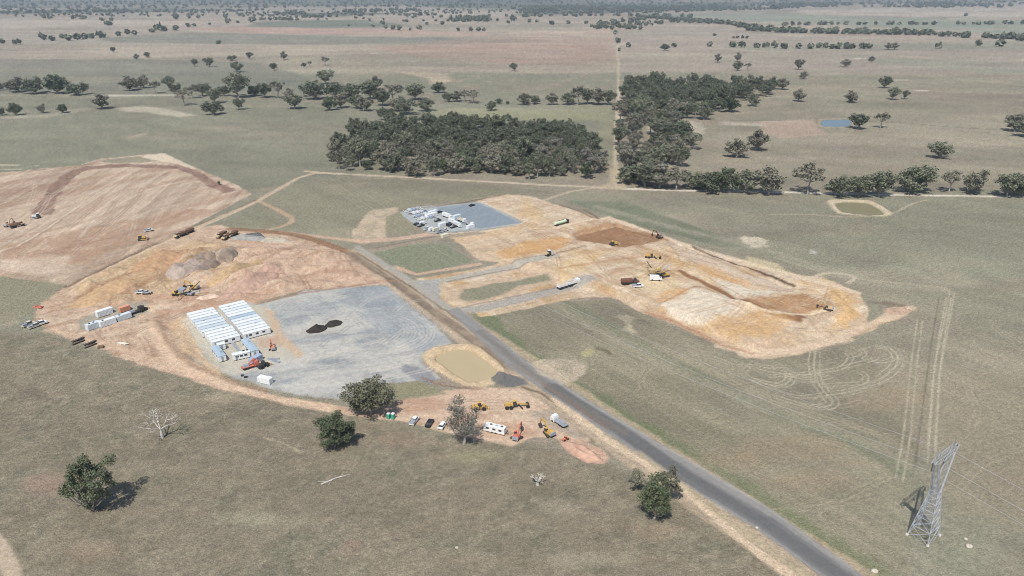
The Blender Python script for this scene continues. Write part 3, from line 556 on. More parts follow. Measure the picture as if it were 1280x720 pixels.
Z -= 1.0 * smooth(2600, 8000, DIST)

# --- cut the sheet into the named pieces of the setting
def ground_piece(name, faces, m, label):
    used = np.unique(faces); remap = np.zeros(N, np.int64); remap[used] = np.arange(used.size)
    me = bpy.data.meshes.new(name); nf = len(faces)
    me.vertices.add(used.size); me.vertices.foreach_set('co', np.stack([X[used], Y[used], Z[used]], 1).astype(np.float32).ravel())
    me.loops.add(nf * 4); me.loops.foreach_set('vertex_index', remap[faces].astype(np.int32).ravel())
    me.polygons.add(nf); me.polygons.foreach_set('loop_start', np.arange(0, nf * 4, 4, dtype=np.int32))
    me.update(calc_edges=True)
    me.polygons.foreach_set('use_smooth', np.ones(nf, bool))
    at = me.attributes.new('soil', 'FLOAT_COLOR', 'POINT')
    c = np.ones((used.size, 4), np.float32); c[:, :3] = np.clip(COL[used], 0.01, 0.9); at.data.foreach_set('color', c.ravel())
    me.materials.append(m); o = bpy.data.objects.new(name, me); col.objects.link(o)
    return tag(o, label, None, None, 'structure')
ii = (np.arange(NR - 1)[:, None] * NC + np.arange(NC - 1)[None, :]).ravel()
FACES = np.stack([ii, ii + 1, ii + NC + 1, ii + NC], 1)
FC = CLS[ii]
FX, FY = X[ii], Y[ii]
M_grass = ground_mat('grass_ground', 0.24, 0.7, 0.3, 2.4, 0.4, 1.6)
M_earth = ground_mat('bare_earth', 0.18, 0.45, 0.2, 1.8, 0.35, 0.8)
M_gravel = ground_mat('crushed_gravel', 0.14, 0.45, 0.12, 2.0, 0.12, 1.3)
M_road = ground_mat('road_surface', 0.09, 0.5, 0.07, 3.0, 0.03, 2.0, 0.85)
xroad = lambda yy: 0
east = np.zeros(len(ii), bool); rp = wpts([(447, 309), (640, 437), (1080, 720)])
for a_, b_ in ((rp[0], rp[2]),):
    east = (b_[0] - a_[0]) * (FY - a_[1]) - (b_[1] - a_[1]) * (FX - a_[0]) > 0
ground_piece('ground', FACES[FC == 0], M_grass, 'dry grey-green paddock grass running to the horizon')
ground_piece('earthworks', FACES[(FC == EARTH) & ~east], M_earth, 'bare tan and pink earth of the works left of the road')
ground_piece('earthworks', FACES[(FC == EARTH) & east], M_earth, 'bare ochre and cream earth of the works right of the road')
ground_piece('gravel_pad', FACES[FC == PAD], M_gravel, 'pale grey gravel pad beside the white site buildings')
ground_piece('gravel_yard', FACES[FC == YARD], M_gravel, 'bluish gravel laydown yard with parked white vehicles')
ground_piece('road', FACES[FC == ROAD], M_road, 'grey road running diagonally to the lower right')
ground_piece('dirt_track', FACES[FC == TRACK], M_earth, 'pale dirt and gravel tracks around the works')
ground_piece('pond_bed', FACES[FC == POND], M_earth, 'earth banks and beds of the ponds')
def water(px, z, c, label, rough=0.12):
    pts = spline(wpts(px), 6, True)
    cx = sum(p[0] for p in pts) / len(pts); cy = sum(p[1] for p in pts) / len(pts)
    pts = [(cx + (p[0] - cx) * 1.03, cy + (p[1] - cy) * 1.03) for p in pts]
    me = bpy.data.meshes.new('water'); me.from_pydata([(p[0], p[1], z) for p in pts], [], [list(range(len(pts)))])
    me.materials.append(water_mat('water_' + label.split()[0], c, rough)); o = bpy.data.objects.new('water', me); col.objects.link(o)
    tag(o, label, None, None, 'structure')
water(P1, -0.35, tuple(alb((205, 184, 138)) * 0.98), 'milky tan water of the settling pond beside the road', 0.35)
water(P2, -0.3, tuple(alb((150, 142, 104))), 'olive brown water of the small farm dam below the tree line', 0.35)
water(P3, -0.3, tuple(alb((104, 130, 150))), 'blue water of the distant farm dam beside two trees', 0.2)
# ---------------------------------------------------------------- mesh building
class MB:
    def __init__(s): s.v = []; s.f = []
    def box(s, c, d, top=(1, 1), yaw=0.0):
        """box centred in x,y at c, standing on c.z; 'top' shrinks the upper face"""
        b = len(s.v); hx, hy, h = d[0] / 2, d[1] / 2, d[2]; ca, sa = math.cos(yaw), math.sin(yaw)
        for z, kx, ky in ((0, 1, 1), (h, top[0], top[1])):
            for sx, sy in ((-1, -1), (1, -1), (1, 1), (-1, 1)):
                x, y = sx * hx * kx, sy * hy * ky
                s.v.append((c[0] + x * ca - y * sa, c[1] + x * sa + y * ca, c[2] + z))
        s.f += [[b + i for i in q] for q in ((3, 2, 1, 0), (4, 5, 6, 7), (0, 1, 5, 4), (1, 2, 6, 5), (2, 3, 7, 6), (3, 0, 4, 7))]
        return s
    def prism(s, prof, y0, y1, yaw=0.0, off=(0, 0, 0)):
        """outline in x,z pushed from y0 to y1"""
        b = len(s.v); n = len(prof); ca, sa = math.cos(yaw), math.sin(yaw)
        for yy in (y0, y1):
            for x, z in prof: s.v.append((off[0] + x * ca - yy * sa, off[1] + x * sa + yy * ca, off[2] + z))
        s.f.append([b + i for i in range(n)]); s.f.append([b + n + i for i in reversed(range(n))])
        for i in range(n):
            j = (i + 1) % n; s.f.append([b + j, b + i, b + n + i, b + n + j])
        return s
    def tube(s, p0, p1, r0, r1=None, seg=8, cap=True):
        r1 = r0 if r1 is None else r1
        a = np.array(p0, float); c = np.array(p1, float); d = c - a; L = np.linalg.norm(d) or 1; d = d / L
        q = np.array((0, 0, 1.0)) if abs(d[2]) < 0.9 else np.array((1.0, 0, 0))
        e1 = np.cross(d, q); e1 /= np.linalg.norm(e1); e2 = np.cross(d, e1); b = len(s.v)
        for pt, r in ((a, r0), (c, r1)):
            for k in range(seg):
                t = 2 * math.pi * k / seg; s.v.append(tuple(pt + r * (math.cos(t) * e1 + math.sin(t) * e2)))
        for k in range(seg): s.f.append([b + k, b + (k + 1) % seg, b + seg + (k + 1) % seg, b + seg + k])
        if cap: s.f.append([b + k for k in reversed(range(seg))]); s.f.append([b + seg + k for k in range(seg)])
        return s
    def mesh(s, name, m, smooth=False):
        me = bpy.data.meshes.new(name); me.from_pydata(s.v, [], s.f); me.materials.append(m)
        if smooth: me.polygons.foreach_set('use_smooth', [True] * len(me.polygons))
        me.update(); return me
    def build(s, name, m, parent=None, smooth=False):
        o = bpy.data.objects.new(name, s.mesh(name, m, smooth)); col.objects.link(o)
        if parent: o.parent = parent
        return o
def empty(name, loc=(0, 0, 0), rz=0.0, sc=None):
    o = bpy.data.objects.new(name, None); o.empty_display_size = 0.5; o.location = loc; o.rotation_euler = (0, 0, rz)
    if sc: o.scale = sc
    col.objects.link(o); return o
def ground_z(x, y):
    r = int(np.clip(np.searchsorted(rows, y), 1, NR - 2)); c = int(np.argmin(np.abs(GX[r] - x)))
    return float(Z[r * NC + c])
def at(px, py):
    x, y = g(px, py); return (x, y, ground_z(x, y))
def thing(name, pxy, rz, label, cat, group=None, sc=None):
    return tag(empty(name, at(*pxy), rz, sc), label, cat, group)

WHITE = mat('white_paint', (0.72, 0.73, 0.72), 0.35, 0, 0.06); CREAM = mat('cream_paint', (0.62, 0.58, 0.47), 0.4, 0, 0.1)
SHEET = [mat('roof_sheet_%s' % n, c, 0.45, 0.0, 0.07, 0.4) for n, c in (('white', (0.68, 0.71, 0.73)), ('pale', (0.58, 0.63, 0.66)), ('grey', (0.47, 0.53, 0.57)), ('bluegrey', (0.36, 0.45, 0.52)))]
GLASS = mat('window_glass', (0.03, 0.035, 0.045), 0.12, 0, 0.1, 1, 0.8); RUBBER = mat('tyre_rubber', (0.025, 0.024, 0.023), 0.9); DARK = mat('dark_steel', (0.045, 0.042, 0.04), 0.6)
YEL = mat('machine_yellow', (0.50, 0.32, 0.09), 0.6, 0, 0.25); ORG = mat('machine_orange', (0.56, 0.20, 0.10), 0.6, 0, 0.2); RED = mat('machine_red', (0.52, 0.15, 0.10), 0.6, 0, 0.2)
TAN = mat('dusty_tan_paint', (0.52, 0.40, 0.24), 0.6, 0, 0.2); GREYP = mat('grey_paint', (0.30, 0.32, 0.35), 0.5); SILVER = mat('silver_paint', (0.50, 0.52, 0.54), 0.35, 0.2); BLACK = mat('black_paint', (0.02, 0.02, 0.024), 0.3)
BLUE = mat('blue_grey_paint', (0.34, 0.40, 0.50), 0.5); GREEN = mat('toilet_green', (0.06, 0.36, 0.24), 0.45); PALEGREEN = mat('pale_green_paint', (0.58, 0.70, 0.50), 0.45); BROWN = mat('dusty_brown_paint', (0.20, 0.13, 0.085), 0.7, 0, 0.25); RUST = mat('rusty_steel', (0.16, 0.075, 0.05), 0.8, 0, 0.3)
STEEL = mat('galvanised_steel', (0.38, 0.40, 0.43), 0.55, 0.1, 0.15); CONC = mat('pale_concrete', (0.58, 0.55, 0.49), 0.85); WOOD = mat('dead_wood', (0.56, 0.53, 0.48), 0.85, 0, 0.25); BARK = mat('gum_bark', (0.33, 0.30, 0.26), 0.9, 0, 0.35, 0.8)
ROCK = mat('pale_rock', (0.52, 0.47, 0.38), 0.9, 0, 0.2); CERAMIC = mat('brown_insulator', (0.10, 0.06, 0.045), 0.3)

# ---------------------------------------------------------------- trees
def leaf_mat(name, c1, c2):
    m = bpy.data.materials.new(name); n, b = nodes(m)
    tc = n.nodes.new('ShaderNodeTexCoord'); no = n.nodes.new('ShaderNodeTexNoise'); no.inputs['Scale'].default_value = 0.7; no.inputs['Detail'].default_value = 3
    n.links.new(tc.outputs['Object'], no.inputs['Vector'])
    oi = n.nodes.new('ShaderNodeObjectInfo'); ad = n.nodes.new('ShaderNodeMath'); ad.operation = 'MULTIPLY_ADD'; ad.inputs[1].default_value = 1.1; ad.inputs[2].default_value = -0.5
    n.links.new(oi.outputs['Random'], ad.inputs[0])
    a2 = n.nodes.new('ShaderNodeMath'); a2.operation = 'ADD'; a2.use_clamp = True; n.links.new(no.outputs[0], a2.inputs[0]); n.links.new(ad.outputs[0], a2.inputs[1])
    mx = n.nodes.new('ShaderNodeMix'); mx.data_type = 'RGBA'; mx.inputs[6].default_value = (*c1, 1); mx.inputs[7].default_value = (*c2, 1)
    n.links.new(a2.outputs[0], mx.inputs[0]); n.links.new(mx.outputs[2], b.inputs['Base Color'])
    b.inputs['Roughness'].default_value = 0.55; b.inputs['Specular IOR Level'].default_value = 0.3
    return m
L_GUM = leaf_mat('gum_leaves', (0.084, 0.098, 0.060), (0.178, 0.190, 0.125)); L_DARK = leaf_mat('dark_leaves', (0.050, 0.068, 0.038), (0.105, 0.125, 0.068))
L_GREY = leaf_mat('grey_leaves', (0.13, 0.13, 0.105), (0.22, 0.21, 0.17)); L_BROWN = leaf_mat('grey_brown_leaves', (0.125, 0.118, 0.086), (0.22, 0.21, 0.155))
L_OLIVE = leaf_mat('olive_leaves', (0.068, 0.072, 0.042), (0.135, 0.135, 0.085))
def tree_proto(seed, hgt, rad, ncl, nleaf, lsize, lm, trunk_frac=0.32, flat=0.75, spread=1.0, lean=0.0, branchy=True, core=0.25, crs=(0.17, 0.34)):
    """returns (trunk mesh, crown mesh) in metres: limbs that end in many separate leaf clumps"""
    r = np.random.RandomState(seed); cz = hgt * (trunk_frac + (1 - trunk_frac) * 0.5); ch = hgt * (1 - trunk_frac) * 0.5
    C = []
    tries = 0
    while len(C) < ncl and tries < 4000:
        tries += 1
        d = r.normal(size=3); d /= np.linalg.norm(d); rr = (core + (1 - core) * r.rand() ** 0.6) * 0.82
        wob = 0.75 + 0.5 * vnoise(np.array([d[0] * 1.7 + 5 + seed]), np.array([d[1] * 1.7 + d[2] * 1.3 + 9]), seed + 3)[0]
        p = np.array([d[0] * rad * rr * wob * spread, d[1] * rad * rr * wob * spread, cz + d[2] * ch * rr * wob])
        if p[2] < hgt * trunk_frac * 0.8: continue
        cr = rad * r.uniform(*crs)
        if all(np.linalg.norm(p - q[0]) > 0.45 * (cr + q[1]) for q in C): C.append((p, cr))
    V = []; tot = sum(c[1] ** 2 for c in C)
    for p, cr in C:
        p = p + np.array([lean * p[2], 0, 0])
        n = max(6, int(nleaf * cr ** 2 / tot)); d = r.normal(size=(n, 3)); d /= np.linalg.norm(d, axis=1)[:, None]
        rr = (r.rand(n) ** 0.45)[:, None]; pos = p + d * rr * cr * np.array([1, 1, flat])
        nr = d * 0.6 + r.normal(size=(n, 3)) * 0.6 + np.array([0, 0, 0.45]); nr /= np.linalg.norm(nr, axis=1)[:, None]
        a = np.cross(nr, r.normal(size=(n, 3))); a /= np.linalg.norm(a, axis=1)[:, None]; b = np.cross(nr, a)
        s = (lsize * r.uniform(0.6, 1.35, n))[:, None]; a = a * s * 0.5; b = b * s * 0.36
        V.append(np.stack([pos - a, pos - b * 0.9, pos + a, pos + b], 1).reshape(-1, 3))
    V = np.concatenate(V); nf = len(V) // 4
    me = bpy.data.meshes.new('crown'); me.vertices.add(len(V)); me.vertices.foreach_set('co', V.astype(np.float32).ravel())
    me.loops.add(nf * 4); me.loops.foreach_set('vertex_index', np.arange(nf * 4, dtype=np.int32)); me.polygons.add(nf); me.polygons.foreach_set('loop_start', np.arange(0, nf * 4, 4, dtype=np.int32))
    me.update(calc_edges=True); me.materials.append(lm)
    t = MB(); tr = 0.022 * hgt + 0.06; top = np.array([lean * hgt * trunk_frac + r.normal() * .3, r.normal() * .3, hgt * trunk_frac * 1.05])
    mid = top * 0.5 + np.array([r.normal() * .25, r.normal() * .25, 0])
    t.tube((0, 0, -0.4), mid, tr * 1.25, tr, 7, False); t.tube(mid, top, tr, tr * 0.85, 7, False)
    if branchy:
        for p, cr in C:
            q = p + np.array([lean * p[2], 0, 0]); k = top + (q - top) * 0.5 + np.array([0, 0, -0.05 * hgt]) + r.normal(size=3) * 0.05 * rad
            t.tube(top, k, tr * 0.5, tr * 0.3, 5, False); t.tube(k, q, tr * 0.3, tr * 0.08, 4, False)
    return t.mesh('trunk', BARK, True), me
# mid-distance gums (prototypes are about 10 m wide)
MID = [tree_proto(40 + k, h, 5.4, 26, 1900, 0.72, lm, tf, 0.85, 1.0) for k, (h, lm, tf) in enumerate(((9.0, L_GUM, .12), (10.2, L_GUM, .18), (8.0, L_GUM, .10), (9.2, L_BROWN, .15), (11.0, L_GUM, .2), (8.6, L_BROWN, .12), (8.2, L_DARK, .1)))]
SPARSE = [tree_proto(60 + k, 10.5, 5.2, 13, 1000, 0.7, L_BROWN, .35, 0.7, 1.1) for k in range(2)]
WOODP = MID[:6] + [tree_proto(70, 11.5, 5.0, 20, 1500, 0.7, L_GREY, .25, .8), tree_proto(71, 12.0, 4.6, 22, 1900, 0.7, L_GUM, .3, .9), tree_proto(72, 9.0, 5.2, 22, 1900, 0.7, L_DARK, .15, .8)] + SPARSE
def plant(name, proto, x, y, width, rz, hs=1.0, label=None, cat='tree', group=None, z=None):
    k = width / 10.0
    o = empty(name, (x, y, (ground_z(x, y) if z is None else z) - 0.05), rz, (k, k, k * hs))
    for nm, me in (('trunk', proto[0]), ('crown', proto[1])):
        c = bpy.data.objects.new(nm, me); col.objects.link(c); c.parent = o
    return tag(o, label, cat, group)
ORD = ['first', 'second', 'third', 'fourth', 'fifth', 'sixth', 'seventh', 'eighth', 'ninth', 'tenth', 'eleventh', 'twelfth', 'thirteenth', 'fourteenth', 'fifteenth', 'sixteenth', 'seventeenth', 'eighteenth', 'nineteenth', 'twentieth', 'twenty-first', 'twenty-second', 'twenty-third', 'twenty-fourth', 'twenty-fifth', 'twenty-sixth', 'twenty-seventh', 'twenty-eighth', 'twenty-ninth', 'thirtieth', 'thirty-first', 'thirty-second', 'thirty-third', 'thirty-fourth', 'thirty-fifth', 'thirty-sixth', 'thirty-seventh', 'thirty-eighth', 'thirty-ninth', 'fortieth']
# single trees and rows: (column, base row, crown width) in photo pixels, by zone
ZONES = [
 ('gum tree, %s from the left in the row along the far left paddock edge', 'trees along the far left paddock edge', [(1, 113, 9), (22, 115, 20), (45, 117, 24), (72, 117, 22), (98, 119, 20)]),
 ('lone gum tree, %s from the left on the green slope before the far left row', 'gums on the green slope', [(3, 144, 10), (20, 144, 14), (54, 141, 10), (79, 141, 12), (128, 136, 20)]),
 ('gum tree, %s from the left in the loose grove behind the green slope', 'loose grove behind the green slope', [(163, 113, 17), (179, 110, 14), (194, 117, 12), (213, 114, 12), (222, 117, 12), (230, 132, 14), (240, 123, 14), (255, 120, 16), (267, 143, 18), (269, 129, 14), (280, 120, 12), (298, 122, 24), (299, 137, 10), (318, 120, 16), (331, 122, 16), (348, 123, 15), (362, 124, 12), (368, 136, 19), (380, 121, 13), (395, 124, 22)]),
 ('gum tree, %s from the left in the clump behind the rectangular wood', 'clump behind the rectangular wood', [(407, 105, 15), (412, 138, 13), (418, 122, 15), (426, 135, 14), (438, 126, 20), (446, 136, 15), (455, 139, 15), (464, 124, 22), (470, 112, 13), (478, 132, 17), (484, 150, 15), (492, 128, 20), (498, 139, 15), (507, 143, 18), (520, 125, 20), (531, 139, 14)]),
 ('gum tree, %s from the left in the broken row above the rectangular wood', 'broken row above the rectangular wood', [(548, 116, 15), (561, 127, 12), (571, 127, 13), (581, 127, 12), (592, 129, 16), (614, 138, 12), (624, 130, 7), (634, 130, 5), (655, 131, 14), (668, 130, 12), (690, 131, 14), (710, 131, 13), (722, 131, 15), (735, 130, 15), (748, 131, 15), (761, 131, 13)]),
 ('small lone tree, %s from the left on the far left brown paddocks', 'scattered trees on the far left paddocks', [(3, 55, 9), (22, 56, 10), (55, 50, 9), (66, 51, 8), (78, 48, 6), (86, 51, 9), (97, 50, 10), (106, 49, 8), (115, 48, 8), (127, 47, 10), (142, 66, 6), (149, 45, 7), (160, 43, 7), (168, 44, 7), (171, 75, 6), (184, 72, 6), (190, 41, 7), (199, 40, 11), (206, 39, 8), (220, 38, 8), (244, 83, 8), (262, 84, 10), (274, 55, 6), (290, 76, 10), (297, 90, 13), (312, 74, 8)]),
 ('small lone tree, %s from the left on the far brown paddock mid frame', 'scattered trees on the middle paddock', [(342, 88, 9), (355, 75, 9), (380, 84, 6), (387, 83, 6), (407, 82, 10), (642, 89, 9), (772, 54, 7), (785, 59, 6), (831, 63, 10), (842, 59, 7), (887, 58, 8), (897, 78, 9), (921, 88, 10), (922, 77, 9), (934, 88, 8)]),
 ('gum tree, %s from the left on the paddock right of the woodland', 'scattered gums right of the woodland', [(912, 140, 22), (920, 197, 26), (941, 133, 14), (946, 188, 22), (964, 111, 13), (978, 112, 14), (998, 127, 15), (998, 87, 10), (1004, 99, 10), (1057, 84, 11), (1063, 128, 15), (1072, 161, 22), (1089, 78, 7), (1100, 160, 17), (1105, 110, 13), (1116, 125, 13), (1131, 124, 8), (1175, 198, 22), (1268, 164, 24), (1281, 171, 24)]),
 ('gum tree, %s from the left in the row along the pale gravel track', 'row along the pale gravel track', [(790, 229, 32), (806, 233, 34), (826, 235, 32), (846, 236, 28), (866, 236, 30), (886, 240, 32), (905, 240, 28), (930, 241, 28), (958, 243, 34), (1010, 242, 36), (1050, 245, 30), (1072, 246, 30), (1100, 246, 32), (1136, 241, 34), (1150, 240, 26), (1186, 240, 23), (1219, 242, 28), (1258, 246, 30), (1276, 245, 30)]),
 ('small tree, %s from the left in the far row on the right', 'far row on the right', [(916, 59, 9), (927, 59, 9), (945, 60, 9), (957, 60, 9), (968, 60, 9), (980, 61, 9), (998, 61, 7), (1013, 61, 9), (1023, 60, 8), (1032, 60, 7), (1040, 61, 8), (1047, 61, 8), (1057, 61, 9), (1065, 61, 8), (1077, 61, 9), (1085, 61, 8), (1110, 62, 9), (1118, 62, 9), (1173, 61, 9), (1223, 57, 8), (1250, 58, 11)]),
]
nprt = 0
FARP = []                                                    # x, y, width
for lab, grp, L in ZONES:
    for px, py, w in L:
        if w / pxm(py) * 0 + py < 62: FARP.append((*g(px, py), 1.15 * w / pxm(py)))
    L = sorted(q for q in L if q[1] >= 62)
    for k, (px, py, w) in enumerate(L):
        x, y = g(px, py); m = w / pxm(py); nprt += 1
        pr = SPARSE[nprt % 2] if R.random() < 0.14 else MID[R.randrange(7)]
        wf = 1.5 if ('clump' in grp or ('broken row' in grp and px > 705)) else (1.42 if 'loose' in grp or 'far left paddock edge' in grp else 1.25)
        plant('gum_tree', pr, x, y, min(m * wf, 40), R.uniform(0, 6.28), R.uniform(0.85, 1.1) * (1 if m < 18 else 0.82), lab % ORD[k], 'tree', grp)
plant('sapling', MID[1], *g(274, 231), 3.2, 0.4, 1.1, 'thin lone sapling beside the end of the brown soil strip', 'tree')
# woods: filled polygons with a spacing
def wood(px, step, wid, label, group, seed, limit, protos, hs=(0.95, 1.25), gaps=0.0):
    pts = wpts(px); a = np.array(pts); r = random.Random(seed); out = []
    yy = a[:, 1].min(); row = 0
    while yy < a[:, 1].max():
        xx = a[:, 0].min() + (row % 2) * step / 2; row += 1
        while xx < a[:, 0].max():
            x = xx + r.uniform(-.34, .34) * step; y = yy + r.uniform(-.34, .34) * step
            if sd_poly(pts, np.array([x]), np.array([y]))[0] > -1 - 5 * (r.random() - 0.5) and r.random() > gaps: out.append((x, y))
            xx += step
        yy += step * 0.9
    out.sort(key=lambda q: q[1]); 
    for k, (x, y) in enumerate(out):
        if k < limit: plant('gum_tree', protos[r.randrange(len(protos))], x, y, wid * r.uniform(0.62, 1.38), r.uniform(0, 6.28), r.uniform(*hs), label, 'tree', group)
        else: EXTRA.append((x, y, wid * r.uniform(0.65, 1.35), protos[r.randrange(len(protos))][1], r.uniform(0, 6.28), r.uniform(*hs)))
    return len(out)
EXTRA = []
n_a = wood([(416, 213), (470, 217), (530, 222), (562, 221), (600, 219), (640, 224), (700, 226), (745, 223), (756, 212), (744, 176), (700, 166), (640, 162), (560, 158), (500, 158), (445, 170), (418, 188)], 14.5, 15.0, 'grey-green gum tree crowded in the dense rectangular wood', 'gums of the dense rectangular wood', 5, 118, WOODP, (0.85, 1.3))
n_b = wood([(780, 232), (775, 200), (774, 160), (779, 108), (860, 108), (925, 112), (985, 108), (965, 120), (912, 130), (880, 150), (840, 150), (856, 176), (895, 180), (850, 196), (850, 230), (800, 234)], 19.0, 17.5, 'grey-green gum tree in the open woodland along the dirt lane', 'gums of the woodland along the lane', 9, 72, WOODP, (0.85, 1.3), 0.15)
print('TREES', nprt, n_a, n_b, len(EXTRA))
# far trees that nobody can tell apart: shelter belts, scrub and bush running to the horizon
def blob_tree(r, n=26):
    d = r.normal(size=(n, 3)); d /= np.linalg.norm(d, axis=1)[:, None]
    pos = d * (0.55 + 0.45 * r.rand(n)[:, None]) * np.array([0.46, 0.46, 0.40]) + np.array([0, 0, 0.55])
    nr = d + r.normal(size=(n, 3)) * 0.4; a = np.cross(nr, r.normal(size=(n, 3))); a /= np.linalg.norm(a, axis=1)[:, None]; b = np.cross(nr, a); b /= np.linalg.norm(b, axis=1)[:, None]
    s = r.uniform(0.16, 0.34, n)[:, None]
    return np.stack([pos - a * s, pos - b * s * .7, pos + a * s, pos + b * s * .7], 1).reshape(-1, 3)
rs = np.random.RandomState(77); BL = [blob_tree(rs) for _ in range(12)]
def scatter(px, n, w0, w1, seed):
    a = wpts(px); A = np.array(a); r = np.random.RandomState(seed); c = 0
    while c < n:
        x = r.uniform(A[:, 0].min(), A[:, 0].max(), n); y = r.uniform(A[:, 1].min(), A[:, 1].max(), n)
        k = sd_poly(a, x, y) > 0
        for q, v in zip(x[k], y[k]):
            if c < n: FARP.append((q, v, r.uniform(w0, w1))); c += 1
def belt(px, gap, w0, w1, seed, wob=6):
    p = wpts(px); r = np.random.RandomState(seed)
    for (ax, ay), (bx, by) in zip(p[:-1], p[1:]):
        L = math.hypot(bx - ax, by - ay)
        for k in range(int(L / gap)):
            t = (k + r.rand()) * gap / L; FARP.append((ax + (bx - ax) * t + r.normal() * wob, ay + (by - ay) * t + r.normal() * wob, r.uniform(w0, w1)))
for px, py, w in ((55, 23, 7), (92, 24, 7), (102, 24, 8), (107, 24, 6), (128, 26, 6), (140, 26, 6), (137, 32, 9), (132, 31, 5), (63, 24, 7), (60, 20, 6), (220, 24, 9), (236, 23, 6), (248, 23, 6), (282, 23, 6), (285, 29, 9), (297, 29, 5), (236, 34, 7), (243, 33, 6), (262, 31, 4), (315, 28, 9), (478, 31, 7), (482, 36, 6), (491, 37, 7), (499, 38, 7), (513, 38, 5), (524, 37, 8), (534, 31, 5), (553, 31, 6), (573, 39, 6), (588, 39, 7), (598, 39, 7), (605, 39, 6), (466, 34, 5), (436, 33, 4), (690, 31, 8), (769, 43, 6), (774, 64, 5), (893, 45, 5), (917, 48, 4), (922, 48, 5), (928, 48, 5), (934, 48, 5), (743, 35, 6), (757, 36, 9), (765, 35, 6), (785, 36, 9), (793, 36, 7), (800, 37, 6), (662, 28, 6), (671, 28, 5), (710, 30, 6), (733, 30, 6), (642, 26, 8), (1207, 20, 5)):
    x, y = g(px, py); FARP.append((x, y, w / pxm(py)))
belt([(320, 26), (350, 25), (372, 26)], 18, 16, 26, 1, 14); belt([(380, 22), (424, 21)], 12, 20, 30, 2, 16); belt([(346, 18), (380, 17)], 14, 20, 30, 3, 20)
belt([(430, 16), (480, 14), (530, 13)], 18, 20, 34, 4, 60); belt([(500, 20), (545, 19)], 15, 18, 28, 5, 14)
scatter([(556, 27), (570, 22), (608, 22), (616, 27), (590, 28)], 90, 16, 26, 6)
scatter([(730, 38), (750, 28), (800, 24), (900, 27), (940, 33), (900, 30), (830, 30), (790, 38)], 110, 14, 24, 7)
belt([(800, 22), (860, 26), (915, 31), (950, 38), (1000, 40), (1060, 41), (1130, 42), (1170, 43)], 9, 16, 26, 8, 10); belt([(930, 38), (985, 41), (1060, 42.5), (1170, 44)], 9, 16, 26, 18, 9)
belt([(1170, 45), (1210, 47), (1250, 48), (1290, 52), (1400, 55)], 13, 16, 28, 9, 12); belt([(1255, 48), (1290, 50), (1400, 52)], 11, 20, 30, 19, 10)
belt([(975, 32), (1040, 31), (1120, 31), (1180, 31)], 26, 16, 24, 10, 12); belt([(1195, 31), (1290, 30), (1400, 30)], 30, 16, 24, 11, 14)
belt([(640, 22), (700, 20), (780, 20), (860, 22)], 26, 18, 30, 12, 40); belt([(100, 14), (220, 15), (330, 13)], 30, 18, 30, 13, 60); belt([(-40, 17), (60, 16), (160, 14)], 22, 20, 32, 14, 40)
scatter([(-200, 16), (200, 11), (520, 9), (640, 13), (760, 14), (1000, 10), (1290, 8), (1500, 8), (1500, 1), (-200, 1)], 2600, 16, 30, 15)
scatter([(640, 18), (660, 8), (900, 8), (980, 12), (800, 17)], 800, 15, 25, 16); scatter([(960, 12), (1010, 10), (1080, 7), (960, 6)], 160, 20, 36, 17)
scatter([(1100, 9), (1160, 6), (1260, 8), (1270, 10), (1150, 10)], 120, 20, 36, 20); scatter([(-40, 21), (300, 21), (640, 17), (640, 12), (-40, 13)], 360, 13, 22, 21)
scatter([(300, 24), (640, 30), (640, 20), (300, 18)], 60, 14, 24, 22)
V = []
for q, (x, y, w) in enumerate(FARP):
    b = BL[q % 12]; a = rs.uniform(0, 6.28); c, s = math.cos(a), math.sin(a); hh = w * rs.uniform(0.75, 1.0)
    zz = ground_z(x, y)
    V.append(np.stack([x + (b[:, 0] * c - b[:, 1] * s) * w, y + (b[:, 0] * s + b[:, 1] * c) * w, zz + (b[:, 2] - 0.12) * hh], 1))
for x, y, w, me_, a, hs in EXTRA:
    b = np.empty(len(me_.vertices) * 3, np.float32); me_.vertices.foreach_get('co', b); b = b.reshape(-1, 3) * w / 10; c, s = math.cos(a), math.sin(a)
    V.append(np.stack([x + b[:, 0] * c - b[:, 1] * s, y + b[:, 0] * s + b[:, 1] * c, b[:, 2] * hs + ground_z(x, y)], 1))
V = np.concatenate(V); nf = len(V) // 4
me = bpy.data.meshes.new('far_trees'); me.vertices.add(len(V)); me.vertices.foreach_set('co', V.astype(np.float32).ravel())
me.loops.add(nf * 4); me.loops.foreach_set('vertex_index', np.arange(nf * 4, dtype=np.int32)); me.polygons.add(nf); me.polygons.foreach_set('loop_start', np.arange(0, nf * 4, 4, dtype=np.int32))
me.update(calc_edges=True); me.materials.append(L_GUM); o = bpy.data.objects.new('far_trees', me); col.objects.link(o)
tag(o, 'bluish far shelter belts and bush below the horizon', 'trees', None, 'stuff')
